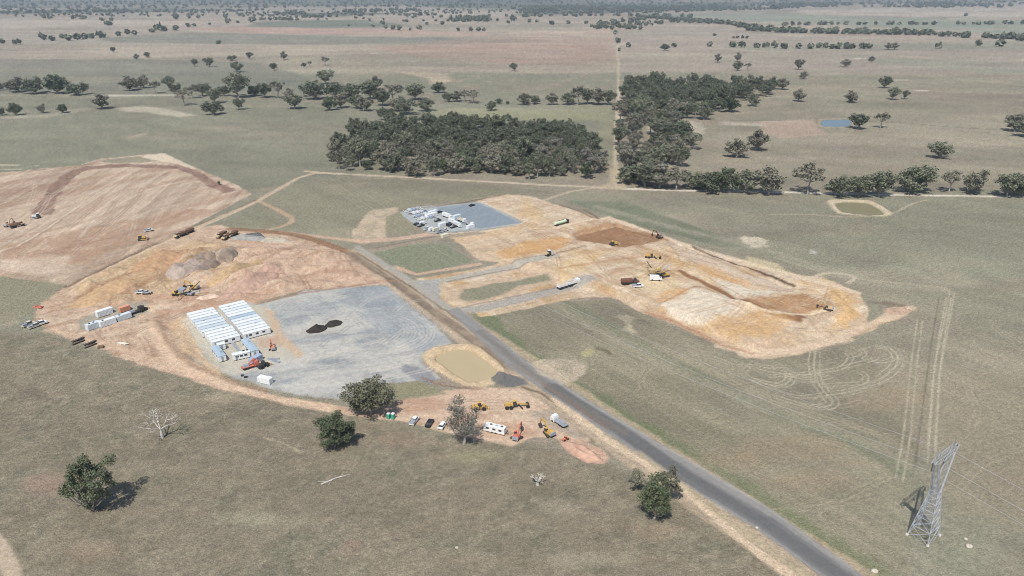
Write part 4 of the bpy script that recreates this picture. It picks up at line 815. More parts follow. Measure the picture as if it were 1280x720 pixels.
# the trees near the camera, each of its own shape
def hero(name, px, py, w, hs, proto, rz, label): x, y = g(px, py); return plant(name, proto, x, y, w, rz, hs, label, 'tree')
hero('gum_tree', 120, 637, 15.5, 1.12, tree_proto(111, 12.5, 5.4, 46, 5600, 0.40, L_DARK, .05, .75, 1.0, 0.04, crs=(.13, .27)), 0.3, 'dark green spreading gum tree alone in the lower left paddock')
hero('bushy_tree', 418, 558, 16.0, 0.95, tree_proto(102, 8.6, 5.0, 46, 6500, 0.38, L_DARK, .06, .9, 0.95, crs=(.13, .27)), 1.0, 'rounded dense dark green tree left of the green toilets')
hero('gum_tree', 463, 518, 20.5, 0.80, tree_proto(103, 9.5, 5.2, 40, 6500, 0.38, L_OLIVE, .10, .7, 1.05), 2.2, 'wide olive brown gum tree beside the two green toilets')
hero('gum_tree', 580, 555, 17.0, 0.95, tree_proto(104, 11.0, 4.8, 24, 2600, 0.34, L_GREY, .2, .7, 1.0, 0.06), 3.0, 'thin grey half bare tree between parked cars and long white hut')
hero('gum_tree', 818, 648, 13.0, 1.1, tree_proto(105, 11.5, 5.0, 44, 7000, 0.38, L_DARK, .06, .85, 0.95, crs=(.16, .3)), 4.0, 'large dark tree beside the sealed road at lower right')
hero('gum_tree', 796, 611, 8.0, 1.0, tree_proto(106, 9.5, 4.6, 20, 2600, 0.5, L_BROWN, .2, .8, 0.95), 5.0, 'small tree at the left of the large dark roadside tree')
hero('gum_tree', 836, 624, 9.5, 1.2, tree_proto(107, 10.5, 4.6, 18, 2200, 0.5, L_BROWN, .28, .75, 1.0), 0.9, 'leaning brownish tree behind the large dark roadside tree')
hero('gum_tree', 846, 624, 5.2, 1.1, tree_proto(108, 10.0, 4.4, 9, 700, 0.45, L_GREY, .3, .7, 1.0), 0.2, 'bare grey half dead tree right of the large dark roadside tree')
# dead tree: forked bare limbs
def dead_tree(px, py, hgt, seed, label, name='dead_tree', spread=1.0):
    r = np.random.RandomState(seed); t = MB(); o = thing(name, (px, py), 0, label, 'tree')
    limbs = MB()
    def grow(p, d, L, rad, depth, mb):
        n = 3; q = np.array(p, float); d = np.array(d, float)
        for k in range(n):
            d = d + r.normal(size=3) * 0.12; d /= np.linalg.norm(d); e = q + d * L / n
            mb.tube(q, e, rad * (1 - 0.22 * k), rad * (1 - 0.22 * (k + 1)), 5, False); q = e
        if depth > 0:
            for k in range(3 if depth > 1 else 2):
                nd = d + r.normal(size=3) * 0.55; nd[2] = abs(nd[2]) * 0.8 + 0.12; nd /= np.linalg.norm(nd)
                grow(q - d * L * r.uniform(0, 0.35), nd, L * r.uniform(0.55, 0.8), rad * 0.55, depth - 1, limbs)
    t.tube((0, 0, -0.3), (0.05, 0, hgt * 0.28), 0.6, 0.5, 7, False); top = (0.05, 0, hgt * 0.28)
    for k in range(6):
        a = k * 1.05 + r.uniform(-.3, .3); d = (math.cos(a) * 0.75 * spread, math.sin(a) * 0.6 * spread, r.uniform(0.6, 1.1)); grow(top, np.array(d) / np.linalg.norm(d), hgt * 0.34, 0.24, 3, limbs)
    t.build('trunk', WOOD, o, True); limbs.build('limbs', WOOD, o, True); return o
dead_tree(203, 547, 12.5, 5, 'bare white dead tree standing in the left paddock')
dead_tree(672, 606, 4.4, 8, 'low leafless grey shrub in the paddock below the red excavator', 'dead_shrub', 1.2)
# ---------------------------------------------------------------- vehicles and machines (x forward, z up)
def wheels(o, spots, r, w, m=RUBBER):
    proto = None
    for x, y in spots:
        if proto is None:
            b = MB(); b.tube((0, -w / 2, 0), (0, w / 2, 0), r, r, 12); b.tube((0, -w / 2 - .02, 0), (0, w / 2 + .02, 0), r * .5, r * .5, 8); proto = b.mesh('wheel', m)
        k = bpy.data.objects.new('wheel', proto); col.objects.link(k); k.parent = o; k.location = (x, y, r)
def car(px, rz, paint_, label, kind='car', group=None, sc=1.0):
    o = thing({'car': 'parked_car', 'ute': 'utility_truck', 'van': 'van'}[kind], px, rz, label, {'car': 'car', 'ute': 'ute', 'van': 'van'}[kind], group, (sc,) * 3)
    L, W = (5.3, 1.9) if kind == 'ute' else (4.7, 1.85)
    b = MB()
    if kind == 'ute':
        b.prism([(-2.6, .45), (2.6, .45), (2.65, .85), (2.4, 1.02), (1.35, 1.12), (-2.6, 1.12)], -W / 2, W / 2); b.build('body', paint_, o)
        c = MB(); c.box((.35, 0, 1.125), (2.3, W * .92, .68), (.7, .82)); k = c.build('cabin', GLASS, o); MB().box((.3, 0, 1.81), (1.5, W * .74, .05)).build('roof', paint_, o)
        t = MB(); t.box((-1.75, 0, 1.125), (1.85, W * 1.02, .10)); 
        for s in (-1, 1): t.box((-1.75, s * W * .5, 1.23), (1.85, .06, .28))
        t.box((-.85, 0, 1.23), (.08, W, .55)); t.build('tray', GREYP, o)
    elif kind == 'van':
        b.prism([(-2.6, .4), (2.5, .4), (2.6, .95), (2.0, 1.25), (1.4, 2.0), (1.1, 2.15), (-2.55, 2.15)], -W / 2, W / 2); b.build('body', paint_, o)
        MB().prism([(1.98, 1.30), (1.47, 1.95), (1.5, 1.99), (2.03, 1.33)], -W * .42, W * .42).build('windscreen', GLASS, o)
    else:
        b.prism([(-2.3, .4), (2.3, .4), (2.35, .75), (2.1, .92), (1.1, 1.0), (-2.2, 1.02), (-2.35, .8)], -W / 2, W / 2); b.build('body', paint_, o)
        c = MB(); c.box((-.35, 0, 1.0), (2.9, W * .9, .5), (.62, .8)); c.build('windows', GLASS, o); MB().box((-.35, 0, 1.505), (1.85, W * .74, .05), (.9, .9)).build('roof', paint_, o)
    wheels(o, [(1.45, .82), (1.45, -.82), (-1.45, .82), (-1.45, -.82)], .36, .26); return o
def tracks_pair(o, L, gauge, w, h, m=DARK):
    for s in (-1, 1):
        MB().prism([(-L / 2 + h * .3, 0), (L / 2 - h * .3, 0), (L / 2, h * .45), (L / 2 - h * .2, h), (-L / 2 + h * .2, h), (-L / 2, h * .45)], s * gauge / 2 - w / 2, s * gauge / 2 + w / 2).build('track', m, o)
def excavator(px, rz, paint_, label, yaw=0.0, sc=1.0, reach=1.0):
    o = thing('excavator', px, rz, label, 'excavator', None, (sc,) * 3)
    tracks_pair(o, 4.4, 2.5, .6, .95); MB().box((0, 0, .45), (2.6, 2.0, .55)).build('undercarriage', DARK, o)
    def Y(mb_fn, name, m, par=None):
        b = mb_fn(MB()); ca, sa = math.cos(yaw), math.sin(yaw); b.v = [(x * ca - y * sa, x * sa + y * ca, z) for x, y, z in b.v]; return b.build(name, m, par or o)
    Y(lambda b: b.box((-.6, 0, 1.05), (3.6, 2.6, .55)).box((-.9, -.1, 1.6), (2.6, 2.2, .55), (.92, .92)), 'house', paint_)
    Y(lambda b: b.box((-2.35, 0, 1.05), (.7, 2.6, 1.15), (.8, .9)), 'counterweight', GREYP if paint_ is not WHITE else DARK)
    cb = Y(lambda b: b.box((.75, .75, 1.6), (1.4, 1.0, 1.35), (.85, .9)), 'cab', GLASS); Y(lambda b: b.box((.72, .75, 2.95), (1.25, .95, .07)), 'cab_roof', paint_, cb)
    Y(lambda b: b.prism([(.6, 1.5), (1.1, 1.3), (2.9 * reach, 4.1), (5.0 * reach, 4.3), (5.0 * reach, 4.75), (2.6 * reach, 4.75)], -.45, -.05), 'boom', paint_)
    Y(lambda b: b.prism([(4.6 * reach, 4.9), (5.2 * reach, 4.8), (6.0 * reach, 1.9), (5.75 * reach, 1.9)], -.42, -.08), 'stick', paint_)
    Y(lambda b: b.prism([(5.6 * reach, 1.95), (6.2 * reach, 1.95), (6.25 * reach, 1.1), (5.5 * reach, .75), (5.0 * reach, 1.15)], -.8, .3), 'bucket', DARK); return o
def dump_truck(px, rz, label, group=None, paint_=TAN, sc=1.0):
    o = thing('dump_truck', px, rz, label, 'dump truck', group, (sc,) * 3)
    MB().box((-.3, 0, .95), (9.0, 1.2, .5)).build('chassis', DARK, o)
    MB().prism([(-5.0, 1.7), (.9, 1.5), (1.4, 3.1), (-4.6, 2.9)], -1.45, 1.45).build('dump_body', BROWN if paint_ is TAN else paint_, o); MB().box((-1.9, 0, 2.95), (5.2, 2.5, .12), (.9, .9)).build('load', RUST, o)
    MB().box((3.0, 0, 1.3), (2.2, 2.5, .9)).box((4.4, 0, 1.2), (1.1, 2.4, .9), (.8, .9)).build('hood', paint_, o); cb_ = MB().box((2.7, .2, 2.2), (1.5, 1.6, 1.1), (.85, .85)).build('cab', GLASS, o); MB().box((2.7, .2, 3.31), (1.35, 1.45, .08)).build('cab_roof', paint_, cb_)
    wheels(o, [(x, s * 1.15) for x in (3.3, -1.4, -3.2) for s in (-1, 1)], .85, .6); return o
def grader(px, rz, label, paint_=YEL, sc=1.0):
    o = thing('road_grader', px, rz, label, 'grader', None, (sc,) * 3)
    MB().prism([(4.4, .9), (4.5, 1.2), (1.2, 2.0), (-.5, 1.6), (-.5, 1.2), (1.2, 1.5)], -.2, .2).build('frame', paint_, o); MB().box((-2.6, 0, 1.1), (3.0, 1.6, 1.0), (.95, .85)).build('engine_cover', paint_, o)
    cb_ = MB().box((-.5, 0, 1.4), (1.4, 1.4, 1.6), (.85, .9)).build('cab', GLASS, o); MB().box((-.5, 0, 3.01), (1.35, 1.4, .08)).build('cab_roof', paint_, cb_)
    MB().box((1.6, 0, .15), (.25, 3.9, .65), yaw=.35).build('blade', DARK, o); MB().box((4.75, 0, .9), (.35, 2.2, .25)).build('front_axle', DARK, o)
    wheels(o, [(x, s * 1.05) for x in (4.3, -1.9, -3.5) for s in (-1, 1)], .68, .45); return o
def bulldozer(px, rz, label, paint_=YEL, sc=1.0):
    o = thing('bulldozer', px, rz, label, 'bulldozer', None, (sc,) * 3)
    tracks_pair(o, 4.2, 2.3, .6, 1.15); MB().box((.9, 0, .9), (2.4, 1.4, 1.1), (.95, .85)).build('engine_cover', paint_, o); cb_ = MB().box((-.9, 0, 1.1), (1.7, 1.7, 1.6), (.8, .85)).build('cab', GLASS, o); MB().box((-.9, 0, 2.71), (1.6, 1.7, .1)).build('cab_roof', paint_, cb_)
    MB().prism([(2.75, .1), (3.0, .1), (2.85, .7), (3.0, 1.35), (2.75, 1.3)], -1.9, 1.9).build('blade', TAN, o)
    for s in (-1, 1): MB().box((1.2, s * 1.6, .5), (3.2, .2, .3)).build('push_arm', paint_, o)
    return o
def roller(px, rz, label, paint_=YEL, sc=1.0):
    o = thing('soil_roller', px, rz, label, 'roller', None, (sc,) * 3)
    MB().tube((1.8, -1.05, .8), (1.8, 1.05, .8), .8, .8, 16).build('drum', STEEL, o); b = MB(); b.box((1.7, 1.2, .65), (2.6, .18, .35)); b.box((1.7, -1.2, .65), (2.6, .18, .35)); b.box((.55, 0, .65), (.3, 2.4, .4)); b.build('drum_frame', paint_, o)
    MB().box((-1.9, 0, .9), (2.0, 1.8, 1.0), (.9, .85)).build('engine_cover', paint_, o); cb_ = MB().box((-.4, 0, 1.0), (1.5, 1.6, 1.9), (.85, .9)).build('cab', GLASS, o); MB().box((-.4, 0, 2.91), (1.55, 1.7, .1)).build('cab_roof', WHITE, cb_)
    wheels(o, [(-1.5, 1.0), (-1.5, -1.0)], .75, .5); return o
def loader(px, rz, label, paint_=YEL, sc=1.0):
    o = thing('wheel_loader', px, rz, label, 'loader', None, (sc,) * 3)
    MB().box((-1.7, 0, 1.0), (2.8, 1.8, 1.1), (.9, .85)).box((.9, 0, .8), (1.8, 1.2, .8)).build('body', paint_, o); cb_ = MB().box((-.2, 0, 1.7), (1.4, 1.5, 1.5), (.85, .9)).build('cab', GLASS, o); MB().box((-.2, 0, 3.21), (1.4, 1.55, .1)).build('cab_roof', paint_, cb_)
    for s in (-1, 1): MB().prism([(.9, 1.7), (1.2, 1.9), (3.3, .8), (3.1, .5)], s * .7 - .12, s * .7 + .12).build('lift_arm', paint_, o)
    MB().prism([(2.9, .15), (4.1, .1), (4.1, .25), (3.3, .4), (3.2, 1.3), (2.9, 1.2)], -1.4, 1.4).build('bucket', TAN, o)
    wheels(o, [(1.4, 1.05), (1.4, -1.05), (-1.6, 1.05), (-1.6, -1.05)], .75, .55); return o
def lorry(px, rz, label, kind='tipper', cab=WHITE, body=WHITE, L=8.0, sc=1.0, group=None, trailer=0.0):
    o = thing({'tipper': 'tipper_truck', 'tanker': 'water_tanker', 'box': 'box_truck', 'flat': 'flatbed_truck'}[kind], px, rz, label, 'truck', group, (sc,) * 3)
    MB().box((0, 0, .75), (L, .9, .3)).build('chassis', DARK, o)
    c = MB(); c.box((L / 2 - .2, 0, .6), (2.1, 2.4, 1.5)).box((L / 2 - .35, 0, 2.1), (1.8, 2.3, .85), (.85, .9)); cb_ = c.build('cab', cab, o); MB().box((L / 2 + .77, 0, 1.6), (.06, 2.1, .75)).build('windscreen', GLASS, cb_)
    x0 = -L / 2; x1 = L / 2 - 1.5; mid = (x0 + x1) / 2; bl = x1 - x0
    if kind == 'tipper':
        b = MB(); b.box((mid, 0, 1.05), (bl, 2.45, .15))
        for s in (-1, 1): b.box((mid, s * 1.18, 1.2), (bl, .09, 1.15))
        b.box((x0 + .05, 0, 1.2), (.09, 2.25, 1.1)); b.box((x1 - .05, 0, 1.2), (.09, 2.25, 1.4)); b.build('tipper_body', body, o); MB().box((mid, 0, 1.2), (bl * .93, 2.15, .7), (.8, .6)).build('load', TAN, o)
    elif kind == 'tanker': MB().tube((x0, 0, 2.05), (x1, 0, 2.05), 1.1, 1.1, 14).build('tank', body, o); MB().box((mid, 0, 3.08), (bl * .7, .6, .12)).build('walkway', DARK, o)
    elif kind == 'box': MB().box((mid, 0, 1.05), (bl, 2.45, 2.4)).build('box_body', body, o)
    else: MB().box((mid, 0, 1.05), (bl, 2.45, .18)).build('deck', body, o); MB().box((mid - .6, 0, 1.23), (bl * .5, 1.8, .9), (.8, .8)).build('load', GREYP, o)
    wheels(o, [(x, s * 1.0) for x in (L / 2 - .3, -L / 2 + 1.0, -L / 2 + 2.3) for s in (-1, 1)], .5, .4)
    if trailer:
        t0 = x0 - .9 - trailer; tm = t0 + trailer / 2; MB().box((tm, 0, 1.0), (trailer, 2.45, 1.35)).build('trailer_body', body, o); MB().box((tm, 0, 2.351), (trailer * .93, 2.1, .12), (.9, .8)).build('trailer_load', TAN, o); MB().box((x0 - .5, 0, .8), (1.4, .2, .15)).build('drawbar', DARK, o)
        wheels(o, [(x, s * 1.0) for x in (t0 + .9, t0 + 2.1, t0 + trailer - .9) for s in (-1, 1)], .5, .4)
    return o
def container(px, rz, m, label, L=6.1, W=2.44, h=2.6, cat='container', name='shipping_container', vents=0, group=None):
    o = thing(name, px, rz, label, cat, group)
    b = MB(); n = int(L / .6); b.box((0, 0, .12), (L, W, h - .12))
    for k in range(n):
        for s in (-1, 1): b.box((-L / 2 + (k + .5) * L / n, s * (W / 2 + .02), .25), (L / n * .5, .05, h - .45))
    b.build('shell', m, o); rf = MB().box((0, 0, h + .002), (L * 1.005, W * 1.01, .05), (.99, .97)).build('roof', m, o)
    for s in (-1, 1): MB().box((L / 2 + .03, s * W * .25, .3), (.05, W * .44, h - .5)).build('door', m, o)
    for k in range(vents): MB().box((-L / 4 + k * L / 3, 0, h + .055), (.8, .8, .25)).build('roof_vent', DARK, rf)
    return o

# ---------------------------------------------------------------- site buildings: two blocks of cabins set side by side
UB = heading((235, 397), (267, 390)); UB = RD + math.pi / 2
def cabin(x, y, rz, L, W, roof_m, label, group=None, ac=1, door=True, steps=False, wins=True):
    o = tag(empty('site_cabin', (x, y, ground_z(x, y)), rz), label, 'cabin', group)
    MB().box((0, 0, .45), (L, W, 2.45)).build('wall', WHITE, o)
    r = MB(); r.prism([(-W / 2 - .1, 2.9), (W / 2 + .1, 2.9), (W / 2 + .1, 2.98), (0, 3.16), (-W / 2 - .1, 2.98)], -L / 2 - .1, L / 2 + .1, math.pi / 2)
    n = int(L / 1.2); rf = r.build('roof', roof_m, o)
    s = MB()
    for k in range(5):
        for q in (-1, 1): s.box((-L / 2 + (k + .5) * L / 5, q * W * .4, -.15), (.3, .3, .6))
    s.build('stumps', CONC, o)
    if door:
        MB().box((L / 2 + .03, 0, .5), (.06, .9, 2.05)).build('door', GREYP, o)
        MB().box((-L / 2 + 1.5, -W / 2 - .03, .5), (.9, .06, 2.05)).build('door', GREYP, o)
    if wins:
        for k in range(3): w_ = MB(); w_.box((-L / 4 + k * L / 4, -W / 2 - .03, 1.5), (1.3, .06, .9)); w_.build('window', GLASS, o)
    for k in range(ac): MB().box((L * (.18 + .22 * k) * (1 if R.random() < .5 else -1), W * .2, 3.1), (.85, .75, .4)).build('air_conditioner', GREYP if R.random() < .6 else DARK, rf)
    return o
ca, sa = math.cos(UB), math.sin(UB); da, db = math.cos(RD), math.sin(RD)
for blk, (c0, nU, pit) in enumerate(((g(252, 395.5), 12, 3.42), (g(291, 386.5), 12, 3.42))):
    for k in range(nU):
        sh = 0.0 if blk == 1 else (0.0 if k < 4 else (0.4 if k < 8 else 1.2))
        x = c0[0] + da * pit * k + ca * sh; y = c0[1] + db * pit * k + sa * sh
        tone = ([0, 0, 0, 2, 1, 1, 2, 1, 0, 0, 0, 0] if blk == 0 else [0, 0, 1, 0, 0, 3, 1, 0, 1, 0, 0, 0])[k]
        cabin(x, y, UB, 12.4, 2.8, SHEET[tone], 'white site cabin, %s from the top of the %s block' % (ORD[k], ('left', 'right')[blk]), 'cabins of the two side by side blocks', 1 if (k * 5 + blk * 3) % 4 == 0 else 0)
def at_c(px, py, rz, L, W, roof_m, label, **kw): x, y = g(px, py); return cabin(x, y, rz, L, W, roof_m, label, **kw)
at_c(274, 446, RD, 12.0, 3.1, SHEET[3], 'grey roofed cabin standing crosswise below the left block')
at_c(313, 438, RD, 14.5, 3.3, SHEET[3], 'longer grey roofed cabin standing crosswise below the right block')
at_c(302, 448, UB - .12, 7.2, 2.6, SHEET[0], 'short white cabin between the two grey roofed cabins', ac=2)
at_c(277, 436.5, UB, 3.2, 2.6, SHEET[0], 'tiny white cubicle above the crosswise cabin of the left block', wins=False, ac=0)
x0, y0 = g(271, 408); b = MB(); L_ = 40
wk = tag(empty('boardwalk', (x0 + 1.0, y0, 0.35), RD), 'grey boardwalk running between the two cabin blocks', 'walkway')
for k in range(40):
    MB().box((k * 1.0 - 5, 0, 0), (.9, 1.5, .12)).build('plank', GREYP, wk)
# truck, machines and bits beside the cabins
container((320, 452), UB + .5, BLUE, 'blue-grey container beside the red crane truck', 6.1, 2.44, 2.5)
ct = lorry((312, 460), UB, 'red crane truck parked below the short white cabin', 'flat', RED, RED, 6.5)
b = MB(); b.prism([(-1.5, 1.3), (-.9, 1.3), (2.6, 4.0), (2.4, 4.3)], -.25, .25); b.build('crane_boom', RED, ct)
loader((330, 459), UB + .3, 'black loader parked beside the red crane truck', DARK, .95)
excavator((341, 437), RD + 2.4, ORG, 'small orange excavator right of the cabins', 0.6, .75)
container((332, 478), heading((324, 476), (342, 480)), WHITE, 'white container alone at the lower edge of the gravel pad', 6.1, 2.44, 2.5)
for k, (px, py, l, a) in enumerate(((342, 449, 5.0, .1), (345, 452, 4.2, -.5))):
    b = MB()
    for j in range(4): b.box((0, -.6 + .4 * j, 0), (l, .25, .3))
    o = b.build('steel_beams', GREYP); o.location = at(px, py); o.rotation_euler[2] = a; tag(o, ('upper', 'lower')[k] + ' bundle of grey beams right of the black loader', 'beams')
for k, (px, py) in enumerate(((303, 470), (307, 472))):
    o = thing('gas_bottle_cage', (px, py), .3, ('left', 'right')[k] + ' of two small dark crates at the pad edge', 'crate'); MB().box((0, 0, 0), (1.1, .9, 1.0)).build('crate_body', DARK, o); MB().box((0, 0, 1.002), (1.2, 1.0, .08)).build('lid', GREYP, o)
# compound left of the cabins
h1 = heading((108, 412), (150, 398))
container((131, 394), h1, WHITE, 'white container behind the others in the left compound', 7.4, 2.6, 3.1)
container((135, 406), h1, SHEET[0], 'white container in the middle of the left compound', 7.4, 2.6, 2.9, vents=1)
container((117, 410), h1 + .1, SHEET[1], 'white cabin-like container at the left end of the compound', 6.2, 2.6, 2.9, vents=2)
container((155, 399), h1 + .05, SHEET[1], 'grey white container right of the middle one in the compound', 7.0, 2.5, 2.8, vents=1)
container((156, 389), h1, mat('faded_orange', (0.62, 0.30, 0.18), .6), 'faded orange container behind the compound containers', 5.0, 2.4, 2.6)
lorry((169, 391), h1, 'dark flatbed truck next to the orange container', 'flat', DARK, DARK, 6.5)
loader((179, 388), h1 + .3, 'dark loader at the right end of the left compound', DARK, .9)
for k, (px, py) in enumerate(((98, 427), (113, 431))):
    o = thing('sleeper_stack', (px, py), h1 + .15, ('left', 'right')[k] + ' pair of dark timber stacks below the compound', 'timber stack')
    for s in (-1, 1):
        for j in range(2):
            for q in range(3): MB().box((s * .8 + 0.0, s * 1.4 - .5 + q * .45, j * .4), (5.6, .36, .3)).build('sleeper', BROWN if (j and q == 1) else DARK, o)
o = thing('pallet_stack', (126, 435), .3, 'single short dark pallet stack right of the timber stacks', 'pallet')
for j in range(5): MB().box((0, 0, j * .2), (2.2, 2.0, .15)).build('pallet', BROWN, o)
o = thing('pipe_bundle', (153, 430), -.35, 'pale pipes lying on the ground below the compound', 'pipes')
for j in range(4): MB().tube((-2.6 + .3 * j, -.6 + .4 * j, .2), (2.4 + .3 * j, -.6 + .4 * j, .2), .18, .18, 8).build('pipe', CREAM, o)
car((36, 407), h1 + .2, CREAM, 'cream ute at the left of the group on the paddock edge', 'ute', 'utes on the left paddock edge', 1.15)
car((44, 409), h1 + .1, CREAM, 'cream ute in the middle of the group on the paddock edge', 'ute', 'utes on the left paddock edge', 1.15)
car((51, 406), h1, WHITE, 'white ute at the right of the group on the paddock edge', 'ute', 'utes on the left paddock edge', 1.15)
b = MB(); n = 7
for j in range(n): b.box((-2 + j * .65, .3 * math.sin(j), 0), (.62, 2.2 + .3 * math.cos(j * 2), .35 + .15 * math.sin(j * 1.7)), (.8, .8))
o = b.build('orange_mesh_heap', RED); o.location = at(48, 384); tag(o, 'low heap of red mesh on the grass above the utes', 'mesh heap')
# ---------------------------------------------------------------- machines at work, west
excavator((10, 283), 0.3, TAN, 'excavator at the far left edge of the earthworks', 1.2, 1.0)
dump_truck((22, 284), h1, 'dump truck beside the excavator at the far left edge')
bulldozer((46, 273), -2.6, 'white bulldozer at the foot of the dark soil strip', WHITE, 1.25)
bulldozer((178, 300), .2, 'yellow bulldozer below the white ute on the pink earth', YEL, 1.15)
car((186, 289), .8, WHITE, 'white ute above the yellow bulldozer on the pink earth', 'ute', None, 1.1)
hd = heading((222, 296), (240, 289))
for px, lab in (((226, 296), 'dump truck in front of the pair beside the drain'), ((235, 292), 'dump truck at the back of the pair beside the drain')): dump_truck(px, hd + math.pi, lab, 'dump trucks beside the drain')
for px, lab in (((277, 296), 'dump truck at the left of the trio by the grey heap'), ((284, 298), 'dump truck in the middle of the trio by the grey heap'), ((291, 295), 'dump truck at the right of the trio by the grey heap')): dump_truck(px, hd + math.pi + .15, lab, 'dump trucks parked side by side')
car((177, 370), .2, WHITE, 'white ute at the left of two below the tan mounds', 'ute'); car((184, 370), .3, SILVER, 'silver car right of the white ute below the tan mounds', 'car')
loader((222, 372), -.35, 'yellow loader in front of the rubble screen', YEL); excavator((243, 362), 2.6, YEL, 'yellow excavator on the mound behind the rubble screen', 0.4)
def screen(px, rz, label, sc=1.0, m=GREYP):
    o = thing('screening_plant', px, rz, label, 'screening plant', None, (sc,) * 3)
    tracks_pair(o, 4.5, 2.2, .5, .9); MB().box((0, 0, .9), (7.0, 1.8, .7)).build('chassis', m, o); b = MB(); b.prism([(-3.5, 2.0), (-1.0, 1.8), (-.6, 3.6), (-4.0, 3.9)], -1.5, 1.5); b.build('hopper', m, o)
    MB().prism([(-1, 1.9), (2.6, 3.4), (2.6, 3.9), (-1, 2.6)], -1.1, 1.1).build('screen_box', TAN, o)
    for x, y, s in ((2.0, 0, 0), (0.5, 1.0, 1), (0.5, -1.0, -1)):
        d = (8.2, 0, 3.0) if s == 0 else (1.6 * s, s * 8.6, 3.0); b = MB(); b.tube((x, y, 1.3), (x + d[0], y + d[1], 1.3 + d[2]), .3, .24, 4); b.tube((x + d[0] * .6, y + d[1] * .6, 0), (x + d[0] * .75, y + d[1] * .75, 1.3 + d[2] * .75), .08, .08, 4); b.build('conveyor', DARK if s else GREYP, o)
    return o
screen((234, 371), -.2, 'grey screening plant among rubble on the west earthworks', 1.0)
# ---------------------------------------------------------------- machines at work, east
lorry((701, 285), heading((690, 287), (712, 281)), 'pale green water tanker with dark cab on the cream haul track', 'tanker', DARK, PALEGREEN, 11.5)
bulldozer((767, 311), .4, 'yellow bulldozer on the dark brown fill', YEL, 1.15); excavator((824, 297), 2.2, RUST, 'rusty brown excavator at the tip of the dark brown fill', 0.3, .9)
grader((815, 327), -.15, 'yellow grader on the orange earth below the brown fill', YEL, 1.05); roller((687, 324), .5, 'dusty roller on the ochre patch above the white truck', TAN, 1.15)
lorry((716, 357), heading((700, 361), (730, 352)), 'white tipper truck with trailer entering the east works', 'tipper', WHITE, WHITE, 7.5, 1.0, None, 6.0)
dump_truck((787, 360), .1, 'dark dump truck left of the east screening plant', None, RUST); car((797, 364), .2, WHITE, 'white ute beside the dark dump truck on the east works', 'ute', None, 1.15)
screen((818, 349), .5, 'screening plant with outstretched conveyors on the cream pad', 1.1, TAN); car((819, 356), -.1, WHITE, 'white van in front of the east screening plant', 'van', None, 1.3)
excavator((830, 351), -2.9, YEL, 'yellow excavator right of the east screening plant', 0, 1.05); excavator((1034, 393), 2.4, TAN, 'dusty excavator alone at the right end of the works', 0.2, .9)
# ---------------------------------------------------------------- parking strip
for k, px in enumerate(((486, 523), (491.5, 523.5))):
    o = thing('portable_toilet', px, -.4, ('left', 'right')[k] + ' of two green portable toilets with white roofs', 'toilet', 'portable toilets'); MB().box((0, 0, .1), (1.15, 1.15, 2.1)).build('cubicle', GREEN, o)
    MB().box((0, 0, 2.202), (1.22, 1.22, .3), (.75, .75)).build('roof', WHITE, o); MB().box((0, -.6, .2), (.75, .05, 1.85)).build('door', GREEN, o); MB().box((0, 0, 0), (1.25, 1.25, .1)).build('skid', DARK, o)
hc = heading((515, 530), (523, 520))
car((518, 528), hc, WHITE, 'white ute at the left of three vehicles on the parking strip', 'ute', None, 1.05); car((537, 531), hc + .08, BLACK, 'black car in the middle of three vehicles on the parking strip', 'car', None, 1.1); car((553, 534), hc + .02, WHITE, 'white car beside the thin grey tree', 'car', None, 1.05)
hb = heading((606, 535), (632, 541))
o = thing('crew_hut', (619, 540), hb, 'long white crew hut on wheels beside the thin grey tree', 'hut'); MB().box((0, 0, .6), (8.2, 2.5, 2.3), (.98, .95)).build('shell', WHITE, o); wheels(o, [(-.7, 1.1), (-.7, -1.1), (.7, 1.1), (.7, -1.1)], .4, .3)
for x in (-1.6, .6, 2.6): MB().box((x, .2, 2.902), (.9, .7, .12)).build('roof_hatch', DARK if x != .6 else GREYP, o)
for x in (-2.6, 0, 2.4): MB().box((x, -1.24, 1.6), (1.2, .06, .7)).build('window', GLASS, o)
MB().box((4.02, 0, .8), (.05, .9, 1.8)).build('door', GREYP, o); MB().box((4.7, 0, .6), (1.3, .15, .12)).build('drawbar', DARK, o)
excavator((646, 548), heading((640, 550), (656, 542)), RED, 'red excavator with raised arm on the parking strip', .55, .92); excavator((686, 544), 2.0, YEL, 'yellow excavator with a dark bucket right of the red one', .2, .95)
lorry((700, 530), heading((692, 525), (708, 535)) + math.pi, 'white flatbed truck parked beside the road works', 'flat', WHITE, GREYP, 6.5); grader((645, 509), .12, 'yellow grader above the long white hut', YEL, 1.05); loader((600, 511), .15, 'yellow loader behind the thin grey tree', YEL, 1.05)
loader((707, 550), .6, 'small orange skid loader at the head of the red soil heap', ORG, .5)
